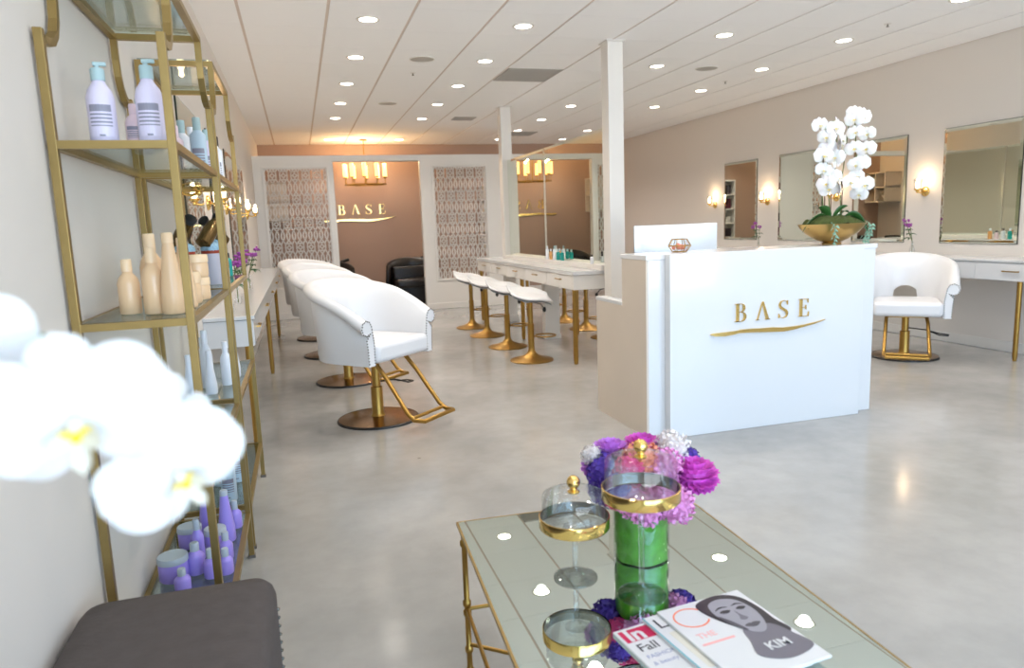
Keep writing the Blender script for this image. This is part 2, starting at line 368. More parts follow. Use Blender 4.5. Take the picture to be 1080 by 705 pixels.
# ------------------------------------------------------------ BASE sign
def sign(lab,x,y,z,s,rz=0):
    t=thing('wall_sign',lab,'sign',(x,y,z),rz)
    d0,d1=-.012,0
    def fn(u,v,d): return (u*s,d,v*s)
    h=.113; z0=.066
    def letter(ch,polys):
        b=B()
        for p in polys: b.prism([(u,v) for u,v in p],d0,d1,fn)
        obj('letter_'+ch,b,'gold',t)
    def rect(a,c,e,f): return [(a,e),(c,e),(c,f),(a,f)]
    def arc(cx,cz,rx,rz_,a0,a1,t0,t1,n=10):
        # crescent stroke: thickness varies t0 at the ends, t1 at middle
        P=[];Q=[]
        for i in range(n+1):
            f=i/n; a=math.radians(a0+(a1-a0)*f); th=t0+(t1-t0)*sin(PI*f)
            P.append((cx+rx*cos(a),cz+rz_*sin(a))); Q.append((cx+(rx-th)*cos(a),cz+(rz_-min(th,.005))*sin(a)))
        return [[P[i],P[i+1],Q[i+1],Q[i]] for i in range(n)]
    x0=.172; T=.016; k=.0035
    letter('b',[rect(x0+.012,x0+.012+T,z0,z0+h),rect(x0,x0+.045,z0+h-k,z0+h),rect(x0,x0+.045,z0,z0+k),rect(x0+.02,x0+.045,z0+.058,z0+.058+k)]
        +arc(x0+.045,z0+.0865,.028,.0265,90,-90,k,.014)+arc(x0+.045,z0+.031,.036,.031,90,-90,k,.016))
    x0=.325
    letter('a',[[(x0+.044,z0+h),(x0+.052,z0+h+.003),(x0+.094,z0),(x0+.074,z0)],[(x0+.046,z0+h-.004),(x0+.012,z0),(x0+.008,z0),(x0+.042,z0+h-.004)],rect(x0+.024,x0+.062,z0+.04,z0+.04+k) if False else rect(x0+.0,x0+.022,z0,z0+k),rect(x0+.066,x0+.102,z0,z0+k)])
    x0=.485
    sp=[]
    pts=[(.070,.088),(.064,.106),(.045,.1125),(.022,.106),(.012,.086),(.022,.068),(.042,.056),(.062,.044),(.070,.026),(.060,.008),(.038,.0005),(.016,.006),(.008,.028)]
    th=[.002,.002,.003,.006,.011,.014,.016,.015,.011,.006,.003,.002,.002]
    for i in range(len(pts)-1):
        (a,c),(d,e)=pts[i],pts[i+1]; L=math.hypot(d-a,e-c); nx,nz=-(e-c)/L,(d-a)/L
        sp.append([(x0+a+nx*th[i]/2,z0+c+nz*th[i]/2),(x0+a-nx*th[i]/2,z0+c-nz*th[i]/2),(x0+d-nx*th[i+1]/2,z0+e-nz*th[i+1]/2),(x0+d+nx*th[i+1]/2,z0+e+nz*th[i+1]/2)])
    sp+= [rect(x0+.069,x0+.072,z0+.084,z0+.112),rect(x0+.006,x0+.009,z0+.002,z0+.03)]
    letter('s',sp)
    x0=.64
    letter('e',[rect(x0+.01,x0+.01+T,z0,z0+h),rect(x0,x0+.07,z0+h-k,z0+h),rect(x0,x0+.074,z0,z0+k),rect(x0+.02,x0+.055,z0+.057,z0+.057+k),[(x0+.066,z0+h),(x0+.07,z0+h),(x0+.072,z0+h-.026),(x0+.069,z0+h-.026)],[(x0+.07,z0),(x0+.074,z0),(x0+.078,z0+.03),(x0+.075,z0+.03)],rect(x0+.053,x0+.056,z0+.044,z0+.073)])
    top=[(0,0),(.02,.006),(.10,.008),(.19,.011),(.22,.016),(.30,.016),(.36,.013),(.45,.013),(.53,.006),(.62,.008),(.70,.014),(.78,.024),(.845,.036)]
    bot=[(.0,-.003),(.03,-.012),(.10,-.017),(.16,-.012),(.20,-.005),(.30,-.008),(.36,-.012),(.45,-.017),(.53,-.02),(.60,-.014),(.66,-.004),(.76,.012),(.845,.034)]
    b=B()
    for i in range(12): b.prism([top[i],top[i+1],bot[i+1],bot[i]],-.014,0,fn)
    obj('razor_flourish',b,'gold',t,smooth=20); return t
sign('polished gold BASE lettering with razor flourish on the white desk front',2.385,3.80,.632,1.0)
sign('gold BASE lettering with razor flourish on the taupe back wall beyond the opening',.47,YB-.002,1.53,1.6)
# ------------------------------------------------------------ reception desk
t=thing('reception_desk','white two-level reception desk with pale wooden end and gold lettered front','desk',(0,0,0))
DT=1.135
obj('front_panel',B().box(2.112,3.53,3.80,3.865,0,1.137),'lam',t,bevel=.003)
b=B(); b.box(2.0,3.68,3.865,4.20,.0,DT-.03); obj('tall_body',b,'lam',t,bevel=.002)
b=B(); b.box(1.985,3.69,3.86,4.22,DT-.03,DT); obj('transaction_top',b,'lam',t,bevel=.003)
b=B(); b.box(2.0,2.045,4.20,4.62,0,.80); b.box(3.63,3.68,4.20,4.62,0,.80); b.box(2.045,3.63,4.20,4.62,.74,.78); obj('work_surface',b,'lam',t,bevel=.002)
obj('ledge_cap',B().box(1.985,2.06,4.22,4.63,.80,.825),'lam',t,bevel=.003)
b=B(); b.box(1.986,2.0,3.866,4.20,0,DT-.03); b.box(1.986,2.0,4.20,4.62,0,.80); o=obj('wooden_end_panel',b,'wood_l',t); o['label']='pale limed wood end panel'
# computer
t=thing('desktop_computer','silver white desktop computer monitor seen from behind on reception desk','computer',(2.55,4.50,.781),rz=0)
b=B()
def mon(u,v):
    x=(u-.5)*.65; z=.12+v*.40; e=(1-abs(2*u-1)**3)*(1-abs(2*v-1)**3); return (x,-.004-.035*e,z)
b.grid(mon,17,13); b.grid(lambda u,v:((u-.5)*.65,.008,.12+v*.40),2,2)
b.tube([(-.325,.002,.12),(.325,.002,.12),(.325,.002,.52),(-.325,.002,.52)],.006,4,closed=True); obj('display_housing',b,'apple',t,smooth=True,recalc=False)
obj('screen',B().box(-.315,.315,.009,.012,.15,.51),'blackp',t)
b=B(); b.box(-.09,.09,-.09,.1,0,.006); b.box(-.08,.08,-.03,-.022,.0,.22,0); obj('stand',b,'apple',t,bevel=.003)
# terrarium
t=thing('glass_terrarium','small faceted brass and glass terrarium with peach blossoms on the desk ledge','terrarium',(2.335,4.08,DT))
b=B(); P1=[(.045*cos(PI/4*k),.045*sin(PI/4*k),.002) for k in range(8)]; P2=[(.075*cos(PI/4*k),.075*sin(PI/4*k),.04) for k in range(8)]; P3=[(.05*cos(PI/4*k),.05*sin(PI/4*k),.082) for k in range(8)]
for P in (P1,P2,P3):
    for k in range(8): b.tube([P[k],P[(k+1)%8]],.0025,5)
for k in range(8): b.tube([P1[k],P2[k],P3[k]],.0025,5)
obj('brass_frame',b,'brass',t)
obj('glass_body',B().lathe([(.044,.003),(.074,.04),(.049,.081)],n=8),'glassj',t)
b=B()
for k in range(16):
    a=random.random()*6.3; r=random.random()*.045; b.ball((r*cos(a),r*sin(a),.025+random.random()*.02),.014,8)
obj('blossoms',b,'f_orange',t,smooth=True)
# ------------------------------------------------------------ orchids
def petal_fn(ang,L,W,cup,back,c=(0,0,0),tip=.6):
    ca,sa=cos(ang),sin(ang)
    def f(u,v):
        w=W*(.12+.88*min(1,u*2.2)**.8)*math.sqrt(max(0,1-max(0,(u-.5)/.5)**2.6)); s=(v-.5)*2
        a=L*u; bb=w*s*.5
        y=-back*u*u+ cup*(s*s)*w*.5-.1*L*sin(PI*u)
        return (c[0]+a*ca-bb*sa,c[1]+y,c[2]+a*sa+bb*ca)
    return f
def flower_parts(sc,det=1):
    w=B(); nu=5+3*det; nv=5+2*det
    for a in (90,215,325): w.grid(petal_fn(math.radians(a),.48*sc,.36*sc,.25,-.05*sc,(0,.015*sc,0)),nu,nv)
    for a in (12,168): w.grid(petal_fn(math.radians(a),.54*sc,.66*sc,.12,-.03*sc,(0,-.012*sc,0)),nu,nv)
    l=B(); l.ball((0,-.06*sc,-.03*sc),.055*sc,8,1.2)
    for s in (-1,1): l.grid(petal_fn(math.radians(-90+s*62),.15*sc,.11*sc,-.6,.15*sc,(0,-.06*sc,-.04*sc)),5,5)
    l.grid(petal_fn(math.radians(-90),.22*sc,.10*sc,-.5,.14*sc,(0,-.05*sc,-.05*sc)),6,5)
    l.mi=1
    for s in (-1,1): l.tube([(s*.02*sc,-.105*sc,-.05*sc),(s*.085*sc,-.10*sc,-.04*sc)],.016*sc,6)
    l.ball((0,-.12*sc,-.075*sc),.03*sc,6)
    return w,l
fw,fl=flower_parts(.115,0)
def mk(name,b,m):
    o=obj(name,b,m,smooth=True,recalc=False); return o
pf=mk('flower',fw,'petal'); pl=mk('flower_lip',fl,['lipw','lipy'])
firstF=[True]
def put_flower(parent,loc,rot,s=1):
    if firstF[0]: a,b_=pf,pl; firstF[0]=False
    else:
        a=pf.copy(); b_=pl.copy(); C.objects.link(a); C.objects.link(b_)
    a.parent=parent; a.location=loc; a.rotation_euler=rot; a.scale=(s,)*3; b_.parent=a; return a
OX,OY=3.47,4.035
t=thing('potted_orchid','white moth orchid in an oval gold bowl standing on the reception desk','potted plant',(OX,OY,DT))
def oval(prof,sx,sy,n=36):
    b=B(); b.lathe(prof,n=n,close=True); b.v=[(x*sx,y*sy,z) for x,y,z in b.v]; return b
obj('bowl',oval([(.07,0),(.075,.012),(.06,.016),(.12,.035),(.19,.075),(.235,.115),(.25,.14),(.243,.14),(.225,.113),(.18,.08),(.1,.05)],1.03,.55),'goldl',t,smooth=True)
def mossf(u,v):
    a=2*PI*u; r=v; k=1+.2*sin(5*a+2)*v; n=.016*(sin(7*a+9*r)*sin(11*r+2*cos(3*a))+.5*sin(17*a+21*r))*r
    return (.242*r*cos(a),.13*r*sin(a),.125+.065*(1-r**3.2)*k+n)
obj('moss',B().grid(mossf,72,18,True),'moss',t,smooth=True)
def leafmesh(base,tip,w,sag,m,parent,name='leaf',n=10,twist=0):
    b=B(); base=Vector(base); tip=Vector(tip); d=tip-base; side=d.cross(Vector((0,0,1)))
    if side.length<1e-4: side=Vector((1,0,0))
    side.normalize(); side=Matrix.Rotation(twist,3,d.normalized())@side
    def f(u,v):
        p=base+d*u+Vector((0,0,sag*4*u*(1-u))); ww=w*(sin(PI*(.05+.95*u)**.75))**.8; s=(v-.5)*2
        return p+side*(ww*.5*s)+Vector((0,0,.25*ww*abs(s)))
    b.grid(f,n,5); return obj(name,b,m,parent,smooth=True,solid=.002)
leafmesh((-.02,0,.17),(-.14,-.03,.25),.055,.02,'leaf',t,twist=.7)
leafmesh((0,0,.17),(.09,-.04,.255),.06,.015,'leaf',t,twist=-.7)
leafmesh((-.05,0,.17),(-.27,-.04,.09),.05,.05,'leaf',t,twist=.5)
leafmesh((.08,0,.17),(.26,-.05,.07),.06,.06,'leaf',t,twist=-.6)
leafmesh((.03,.0,.17),(.16,.02,.2),.05,.03,'leaf',t)
for sx in (-.10,.24,.27):
    for k in range(12):
        z=.13-.011*k; x=sx+.012*sin(k*2.1)+(.0 if sx<0 else .02*sin(k*.5)); y=-.135 if sx<0 else -.04
        b0=(x,y,z)
        if k==0: tr=B().tube([(sx,y+.03,.15),(sx,y,.13),(sx+.01,y-.005,.07),(sx,y,.01)],.0025,5); obj('trailing_stem',tr,'leafl',t)
        leafmesh(b0,(x+(.024 if k%2 else -.024),y-.012,z-.012),.02,.004,'leafl',t,'small_leaf',4,twist=1.0)
def orch(px,py,Y): return None
# flower spots in metres from the bowl foot: (x, z, yaw)
LS=[(-.175,.66),(-.13,.60),(-.085,.64),(-.10,.55),(-.155,.51),(-.075,.50),(-.135,.44),(-.09,.41),(-.145,.37),(-.085,.345)]
MS=[(-.03,.66),(-.005,.585),(-.045,.56),(-.03,.48),(-.04,.40),(-.035,.345)]
RS=[(.095,.72),(.145,.70),(.06,.685),(.115,.625),(.185,.615),(.17,.54),(.10,.545),(.155,.47),(.085,.46),(.135,.405),(.07,.375),(.165,.36),(.155,.315)]
up=lambda L:[(x,.33+(z-.315)*1.30) for x,z in L]
for grp,(sx,top,bx) in zip((up(LS),up(MS),up(RS)),((-.09,.82,-.07),(-.01,.80,-.02),(.115,.87,.07))):
    ctl=[(bx,0,.16),(bx*1.05,.02,.36),(sx,.03,.62),(sx+.01,.01,top),(sx*1.1,-.03,top-.02),(grp[-1][0],-.05,grp[-1][1])]
    obj('flower_stem',B().tube(ctl,.0035,6),'stem',t,smooth=True)
    obj('stake',B().tube([(bx+.012,.01,.15),(bx+.014,.015,.42)],.004,6),'stake',t)
    for i,(x,z) in enumerate(grp):
        side=1.2 if sx==-.01 else 0
        put_flower(t,(x+(0 if i%2 else .006),-.055-.02*(i%3),z),(random.uniform(-.2,.15),random.uniform(-.3,.3),-.55+random.uniform(-.35,.35)+side),random.uniform(.92,1.12))
# near orchid spray, out of focus at the left edge: stem reaches down to a pot on a plant stand
t=thing('orchid_spray','large blurred white orchid blooms close to the camera at the left edge','flower',(-.42,.22,0))
OL=Vector((-.42,.22,0))
def wl(x,y,z): return (x-OL.x,y-OL.y,z)
obj('pot_stand',B().lathe([(.11,0),(.11,.02),(.02,.04),(.02,.7),(.1,.73),(.1,.75)],n=24),'brass',t,smooth=True)
obj('pot',B().lathe([(.07,.75),(.095,.9),(.1,.92),(.09,.92),(.085,.88)],n=24),'lam',t,smooth=True)
obj('flower_stem',B().tube([wl(-.42,.22,.86),wl(-.44,.28,1.1),wl(-.40,.42,1.24),wl(-.30,.56,1.29),wl(-.20,.62,1.28),wl(-.13,.63,1.25),wl(-.10,.60,1.21)],.003,8),'stem',t,smooth=True)
bw,bl=flower_parts(.135,3)
bf=mk('flower',bw,'petal'); bl_=mk('flower_lip',bl,['lipw','lipy'])
NF=[((-.139,.48,1.243),(.15,-.12,.1),.82),((-.096,.53,1.186),(.2,-.6,.25),.72),((-.212,.53,1.29),(.1,.3,-.3),.72),((-.122,.62,1.20),(.2,.5,.7),.66)]
for i,(p,r,s) in enumerate(NF):
    if i: a=bf.copy(); q=bl_.copy(); C.objects.link(a); C.objects.link(q)
    else: a,q=bf,bl_
    a.parent=t; a.location=wl(*p); a.rotation_euler=r; a.scale=(s,)*3; q.parent=a
# ------------------------------------------------------------ salon chairs
def salon_chair(label,loc,rz,lift=0):
    t=thing('salon_chair',label,'chair',loc,rz,'white barrel salon chairs')
    A=.312
    def plan(tt):
        s=abs(tt); sg=1 if tt>=0 else -1
        if s>.62:
            f=(s-.62)/.38; return Vector((sg*A,-.30*f,0)),Vector((sg,0,0))
        ph=s/.62*PI/2; p=Vector((sg*A*sin(ph),.33*cos(ph),0)); n=Vector((sg*sin(ph)/A,cos(ph)/.33,0)).normalized(); return p,n
    def hgt(tt):
        s=abs(tt); return .70+.245*(cos(min(1,s*1.02)*PI/2))**.85 if s<.98 else .70
    NT=45
    def sect(tt):
        p,n=plan(tt); h=hgt(tt); s=abs(tt)
        zb=.395
        hw=.18
        if s<hw: zb=.52+.115*math.sqrt(max(0,1-(s/hw)**2))
        fl=.02+.035*(h-.70)/.25; r=.036+.014*s**4
        P=[(-.036,zb),(-.04,(zb+h)*.5),(-.036+fl*.3,h-.10)]
        cx=fl+.012; cz=h-r
        for k in range(8):
            a=math.radians(170-k*300/7); P.append((cx+r*cos(a)*1.05,cz+r*sin(a)))
        P+=[(fl*.5+.028,h-.13 if h-.13>zb+.02 else zb+.02),(.03,zb+.01 if s<hw else (zb+.1)),(.026,zb)]
        return [p+n*a+Vector((0,0,z)) for a,z in P]
    b=B(); rings=[sect(-1+2*i/(NT-1)) for i in range(NT)]; n=len(rings[0])
    v=[q for r in rings for q in r]; f=[]
    for i in range(NT-1):
        for k in range(n): f.append((i*n+k,i*n+(k+1)%n,(i+1)*n+(k+1)%n,(i+1)*n+k))
    f+=[tuple(range(n)),tuple(range((NT-1)*n,NT*n))[::-1]]; b.add(v,f)
    obj('barrel_back',b,'leather',t,smooth=60,loc=(0,.045,lift))
    for e,sg in ((rings[0],-1),(rings[-1],1)):
        b=B(); L=[q.copy() for q in e]; c=sum(L,Vector())/n
        for a_,c_ in zip(L,L[1:]):
            d=(c_-a_).length; k=max(1,round(d/.02))
            for j in range(k):
                q=a_.lerp(c_,j/k); q=q.lerp(Vector((c.x,q.y,q.z)),.12); b.ball((q.x,q.y-.002,q.z),.0052,6)
        obj('nailhead_trim',b,'nail',t,loc=(0,.045,lift))
    b=B(); b.box(-.277,.277,-.325,.24,.405,.535); o=obj('seat',b,'leather',t,smooth=True,bevel=.035,seg=4,loc=(0,.045,lift))
    obj('seat_plate',B().box(-.16,.16,-.16,.16,.38,.408),'brass',t,loc=(0,.045,lift))
    obj('piston',B().lathe([(.06,.022),(.045,.04),(.042,.05),(.042,.24),(.03,.245),(.03,.385+lift)],n=20,close=False),'brass',t,smooth=True)
    b=B(); b.lathe([(.285,.006),(.283,.014),(.2,.022),(.08,.03),(.0001,.03)],n=48,close=False); b.mi=1; b.lathe([(.281,0),(.29,.0),(.29,.009),(.281,.0155)],n=48,close=False)
    obj('base_disc',b,['disc','blackp'],t,smooth=True)
    b=B()
    b.tube([(-.16,-.14,.39+lift),(-.165,-.24,.35),(-.175,-.42,.12),(-.178,-.47,.085),(-.165,-.545,.085),(.165,-.545,.085),(.178,-.47,.085),(.175,-.42,.12),(.165,-.24,.35),(.16,-.14,.39+lift)],.0155,10)
    b.tube([(-.177,-.45,.095),(.177,-.45,.095)],.013,8); obj('footrest',b,'brass',t,smooth=True)
    b=B(); b.tube([(.03,0,.27),(.17,-.03,.26),(.27,-.07,.22),(.34,-.06,.215),(.35,.01,.215),(.28,.03,.22),(.17,-.01,.255)],.006,6); obj('pump_pedal',b,'blackp',t,smooth=True)
    return t
ch=salon_chair('white leather barrel salon chair, frontmost of the left-hand row, gold footrest showing',(.452,5.035,0),math.radians(43),.065)
dup(ch,(.34,6.46,0),math.radians(43),'white leather barrel salon chair, second in the left-hand row, mostly behind the frontmost')
dup(ch,(.25,7.95,0),math.radians(40),'white leather barrel salon chair, third in the left-hand row by the long counter')
dup(ch,(.17,9.30,0),math.radians(40),'white leather barrel salon chair, farthest in the left-hand row')
ch=salon_chair('x',(5.318,5.196,0),math.radians(-43)); ch['label']=('white leather barrel salon chair facing camera at the right-hand counter, right of the desk')
dup(ch,(5.30,7.72,0),math.radians(-43),'white leather barrel salon chair peeking over the reception desk top')
# ------------------------------------------------------------ bar stools
def bar_stool(label,loc,rz):
    t=thing('bar_stool',label,'stool',loc,rz,'white saddle seat stools at the island')
    obj('base',B().lathe([(.215,0),(.218,.008),(.2,.016),(.12,.034),(.06,.06),(.035,.095),(.032,.12)],n=36),'brass',t,smooth=True)
    obj('post',B().lathe([(.0315,.1),(.0315,.36),(.0325,.362),(.0325,.37),(.025,.372),(.025,.595)],n=16,close=False),'brass',t,smooth=True)
    b=B(); pts=[(.03,0,.24),(.07,.07,.24)]+[(.15+.105*cos(a),.105*sin(a),.24) for a in [math.radians(140-k*31) for k in range(10)]]+[(.07,-.07,.24)]
    b.tube(pts,.008,8,closed=True); obj('foot_ring',b,'brass',t,smooth=True)
    def top(u,v,o=0):
        x=(u-.5)*.42; q=(v-.5)*2; w=.185*(1-.55*abs(2*u-1)**3)
        y=q*w
        X=x/.21; z=.655+(.05*X*X if X<0 else -.06*X*X)+(.06*q*q if q>0 else -.035*q*q)
        return (x,y,z+o)
    b=B(); b.grid(lambda u,v:top(u,v,.0),21,13); obj('seat',b,'leather',t,smooth=True,solid=.016)
    b=B(); b.grid(lambda u,v:top(.04+.92*u,.05+.9*v,-.03),17,9); b.box(-.06,.06,-.06,.06,.585,.60); obj('seat_underside',b,'greyp',t,smooth=True)
    b=B(); b.tube([(.03,.0,.585),(.10,-.03,.56),(.13,-.035,.52)],.006,6); b.ball((.135,-.036,.505),.02,8,1.4); obj('height_lever',b,'blackp',t)
    return t
SY=[6.63,7.49,8.40,9.19]
st=bar_stool('white saddle bar stool on brass pedestal, nearest on the left side of island',(2.14,SY[0],0),0)
for y,w in zip(SY[1:],['second nearest','third nearest','farthest']): dup(st,(2.145,y,0),0,'white saddle bar stool on brass pedestal, %s on the left side of island'%w)
for (x,y),w in zip([(3.40,7.55),(3.42,8.295),(3.43,9.09)],['nearest, half hidden by the reception desk','middle one','farthest']): dup(st,(x,y,0),PI,'brass pedestal bar stool beyond the island, '+w)
# ------------------------------------------------------------ island
t=thing('island_table','long white double-sided station island with slim brass legs','table',(0,0,0))
IX0,IX1,IY0,IY1=2.43,3.17,6.2,9.95; IZ=.89
def ring_box(b,x0,x1,y0,y1,z0,z1,holes):
    pass
CS=[(2.70,2.875,5.955,6.135),(2.70,2.875,9.425,9.605)]
b=B(); b.box(IX0,2.695,IY0,IY1,IZ-.035,IZ); b.box(2.88,IX1,IY0,IY1,IZ-.035,IZ); b.box(2.695,2.88,IY0,9.42,IZ-.035,IZ); b.box(2.695,2.88,9.61,IY1,IZ-.035,IZ)
obj('top',b,'lam',t)
b=B(); b.box(IX0+.012,2.695,IY0+.012,IY1-.012,.715,IZ-.038); b.box(2.88,IX1-.012,IY0+.012,IY1-.012,.715,IZ-.038); b.box(2.695,2.88,IY0+.012,9.42,.715,IZ-.038); obj('drawer_case',b,'white',t)
n=5; dl=(IY1-IY0-.06)/n
for s,x in ((-1,IX0+.012),(1,IX1-.012)):
    for k in range(n):
        y0=IY0+.03+k*dl
        d=obj('drawer',B().box(x-.004 if s<0 else x,x if s<0 else x+.004,y0+.008,y0+dl-.008,.728,IZ-.05),'white',t)
        xx=x+s*.02
        obj('handle',B().tube([(x,y0+dl/2-.07,.80),(xx,y0+dl/2-.07,.80),(xx,y0+dl/2+.07,.80),(x,y0+dl/2+.07,.80)],.005,6,square=True),'brass',d)
for x in (IX0+.03,IX1-.03):
    for y in (IY0+.04,7.90,IY1-.12): obj('leg',B().lathe([(.018,0),(.024,.05),(.024,.718)],(x,y,0),12),'brass',t,smooth=True)
b=B(); b.box(2.70,2.88,7.80,7.90,.03,.715); b.box(2.69,2.89,7.79,7.91,0,.05); obj('support_panel',b,'white',t)
b=B(); b.box(2.70,2.875,6.145,9.415,IZ,IZ+.05); obj('mirror_plinth',b,'white',t,bevel=.003)
for (y0,y1),lab in zip(((6.16,7.895),(7.905,9.41)),('nearer','farther')):
    t=thing('island_mirror','large frameless mirror standing between the columns on island, %s panel'%lab,'mirror',(2.79,(y0+y1)/2,IZ+.05),group='mirrors on the island')
    d=(y1-y0)/2; h=2.20-IZ-.05
    obj('backing',B().box(-.012,.012,-d+.004,d-.004,.0,h-.004),'white',t)
    for s in (-1,1):
        bb=.028
        def q(yy,zz,e): return (s*(.013+e),yy,zz)
        v=[q(-d,0,0),q(d,0,0),q(d,h,0),q(-d,h,0),q(-d+bb,bb,.003),q(d-bb,bb,.003),q(d-bb,h-bb,.003),q(-d+bb,h-bb,.003)]
        obj('mirror_face',B().add(v,[(4,5,6,7),(0,1,5,4),(1,2,6,5),(2,3,7,6),(3,0,4,7)]),'mirror',t)
def bottle(name,label,loc,r,h,body,cap,shape='round',capfrac=.22,group=None,labelmat=None,rz=0,cat='bottle'):
    t=thing(name,label,cat,loc,rz,group)
    hb=h*(1-capfrac)
    if shape=='round': prof=[(r*.92,0),(r,.004),(r,hb*.72),(r*.85,hb*.84),(r*.5,hb*.95),(r*.42,hb)]
    elif shape=='cone': prof=[(r*.4,0),(r*.45,.004),(r,h*.18)]; prof=[(r*.9,0),(r,.006),(r*.98,hb*.3),(r*.45,hb)]
    elif shape=='slim': prof=[(r*.95,0),(r,.004),(r,hb*.9),(r*.6,hb*.97),(r*.5,hb)]
    elif shape=='jar': prof=[(r*.9,0),(r,.006),(r,hb-.006),(r*.93,hb)]
    obj('body',B().lathe(prof,n=20),body,t,smooth=True)
    if shape=='jar': obj('lid',B().lathe([(r*1.02,hb),(r*1.03,hb+.004),(r*1.02,h-.003),(r*.97,h)],n=20),cap,t,smooth=True)
    else:
        cr=r*(.5 if shape!='cone' else .48); obj('cap',B().lathe([(cr,hb-.001),(cr,h-.004),(cr*.85,h)],n=16),cap,t,smooth=True)
    if labelmat:
        b=B(); zz=[.10,.13,.2,.26,.28,.31,.34,.37,.40,.43,.46,.49,.52,.60,.63]; N=8; rr=r*1.008; v=[]
        for z0 in zz:
            for i in range(N+1):
                q=-PI/2-.8+1.6*i/N; v.append((rr*cos(q),rr*sin(q),hb*z0))
        f=[]
        for j in range(len(zz)-1):
            for i in range(N):
                q=j*(N+1)+i; f.append((q,q+1,q+N+2,q+N+1)); b.m.append(0 if (j in (3,5,7,9,11) or (j==12) or (j==0 and 2<i<5)) else 1)
        mm=b.m; b.m=[]; b.v=v; b.f=f; b.m=mm
        obj('printed_label',b,[labelmat,body],t)
    return t
def pump(t,h,r,m):
    b=B(); b.cyl(0,0,h-.002,h+.014,r*.2,8); b.box(-r*.3,r*.75,-r*.18,r*.18,h+.01,h+.02); obj('pump_head',b,m,t,bevel=.002)
IP=IZ+.05
for n_,x,y,r,h,bm_,cm,lab in [('spray_bottle',2.742,7.72,.022,.15,'wbot','wbot','tall white bottle among bottles on island, leftmost'),('hair_serum_bottle',2.742,7.60,.02,.12,'orange','wbot','apricot bottle with white cap on island beside teal bottles'),('spray_bottle',2.742,7.48,.022,.155,'wbot','capt','tall white bottle behind teal ones on island'),('styling_bottle',2.742,7.36,.026,.12,'teal','capt','teal bottle on island, left of the two'),('styling_bottle',2.742,7.24,.024,.115,'teal','capt','teal bottle on island, right of the two'),('spray_can',2.742,6.42,.02,.09,'wbot','blackp','small white and black canister at near end of island')]:
    bottle(n_,lab,(2.72,y,IP),r*.85,h,bm_,cm,'slim',group='bottles on the island')
for k,(y,bm_,cm,lab) in enumerate([(7.9,'orange','wbot','apricot'),(7.8,'pinkb','dkbox','pink'),(7.7,'wbot','dkbox','white'),(7.6,'teal','wbot','teal'),(7.45,'teal','capt','second teal')]):
    bottle('styling_bottle','%s bottle on the far side of island, seen in the wall mirror'%lab,(3.0,y,IZ),.028,.15 if k!=1 else .12,bm_,cm,'slim',group='bottles on the far side of the island')
# ------------------------------------------------------------ side counters
def counter(label,x0,x1,y0,y1,zt,face,ny,legs,ybreak):
    t=thing('station_counter',label,'counter',(0,0,0))
    obj('top',B().box(x0,x1,y0,y1,zt-.022,zt),'lam',t,bevel=.002)
    fx=x1 if face>0 else x0
    c0_=(x0,x1-.015) if face>0 else (x0+.015,x1)
    obj('drawer_case',B().box(c0_[0],c0_[1],y0+.012,y1-.012,zt-.185,zt-.026),'lam',t)
    fx=c0_[1] if face>0 else c0_[0]
    dl=(y1-y0-.03)/ny
    for k in range(ny):
        a=y0+.015+k*dl; xa,xb=(fx,fx+.006) if face>0 else (fx-.006,fx)
        d=obj('drawer',B().box(xa,xb,a+.002,a+dl-.002,zt-.18,zt-.032),'lam',t)
        if k%2==ybreak or ny<8:
            xx=fx+face*.025; m=a+dl*.5; obj('handle',B().tube([(fx+face*.004,m-.07,zt-.10),(xx,m-.07,zt-.10),(xx,m+.07,zt-.10),(fx+face*.004,m+.07,zt-.10)],.005,6,square=True),'brass',d)
    for y in legs:
        obj('leg',B().lathe([(.015,0),(.021,.05),(.021,zt-.184)],(fx-face*.035,y,0),14),'brass',t,smooth=True)
    return t
counter('long white station counter with brass legs along the left wall',XL+.001,-.29,4.49,10.6,.865,1,9,(4.52,7.16,9.75),0)
counter('long white station counter with brass pulls along the right wall',5.90,XR-.001,3.62,10.6,.885,-1,10,(4.62,7.3,9.9),1)
# mirrors
def wall_mirror(label,x,face,y0,y1,z0,z1):
    t=thing('wall_mirror',label,'mirror',(x,(y0+y1)/2,z0),group='station wall mirrors')
    d=(y1-y0)/2; h=z1-z0; bb=.028
    def q(yy,zz,e): return (face*(.010+e),yy,zz)
    obj('mirror_back',B().box(min(0,face*.009),max(0,face*.009),-d-.004,d+.004,-.004,h+.004),'frame_d',t)
    v=[q(-d,0,0),q(d,0,0),q(d,h,0),q(-d,h,0),q(-d+bb,bb,.004),q(d-bb,bb,.004),q(d-bb,h-bb,.004),q(-d+bb,h-bb,.004)]
    obj('mirror_face',B().add(v,[(4,5,6,7),(0,1,5,4),(1,2,6,5),(2,3,7,6),(3,0,4,7)]),'mirror',t)
for (a,c),w in zip([(4.93,5.75),(6.21,6.97),(7.49,8.32),(8.81,9.61)],['nearest, right of the nearest sconce','second from the near end, behind the orchid','third from the near end, left of the orchid','farthest']):
    wall_mirror('large silver-edged mirror on the right wall, '+w,XR,-1,a,c,1.005,2.13)
for (a,c),w in zip([(4.29,5.07),(5.60,6.38),(6.90,7.68),(8.20,8.98)],['nearest, seen through the brass shelves','second from the near end','third from the near end','farthest']):
    wall_mirror('large silver-edged mirror on the left wall, '+w,XL,1,a,c,1.005,2.10)
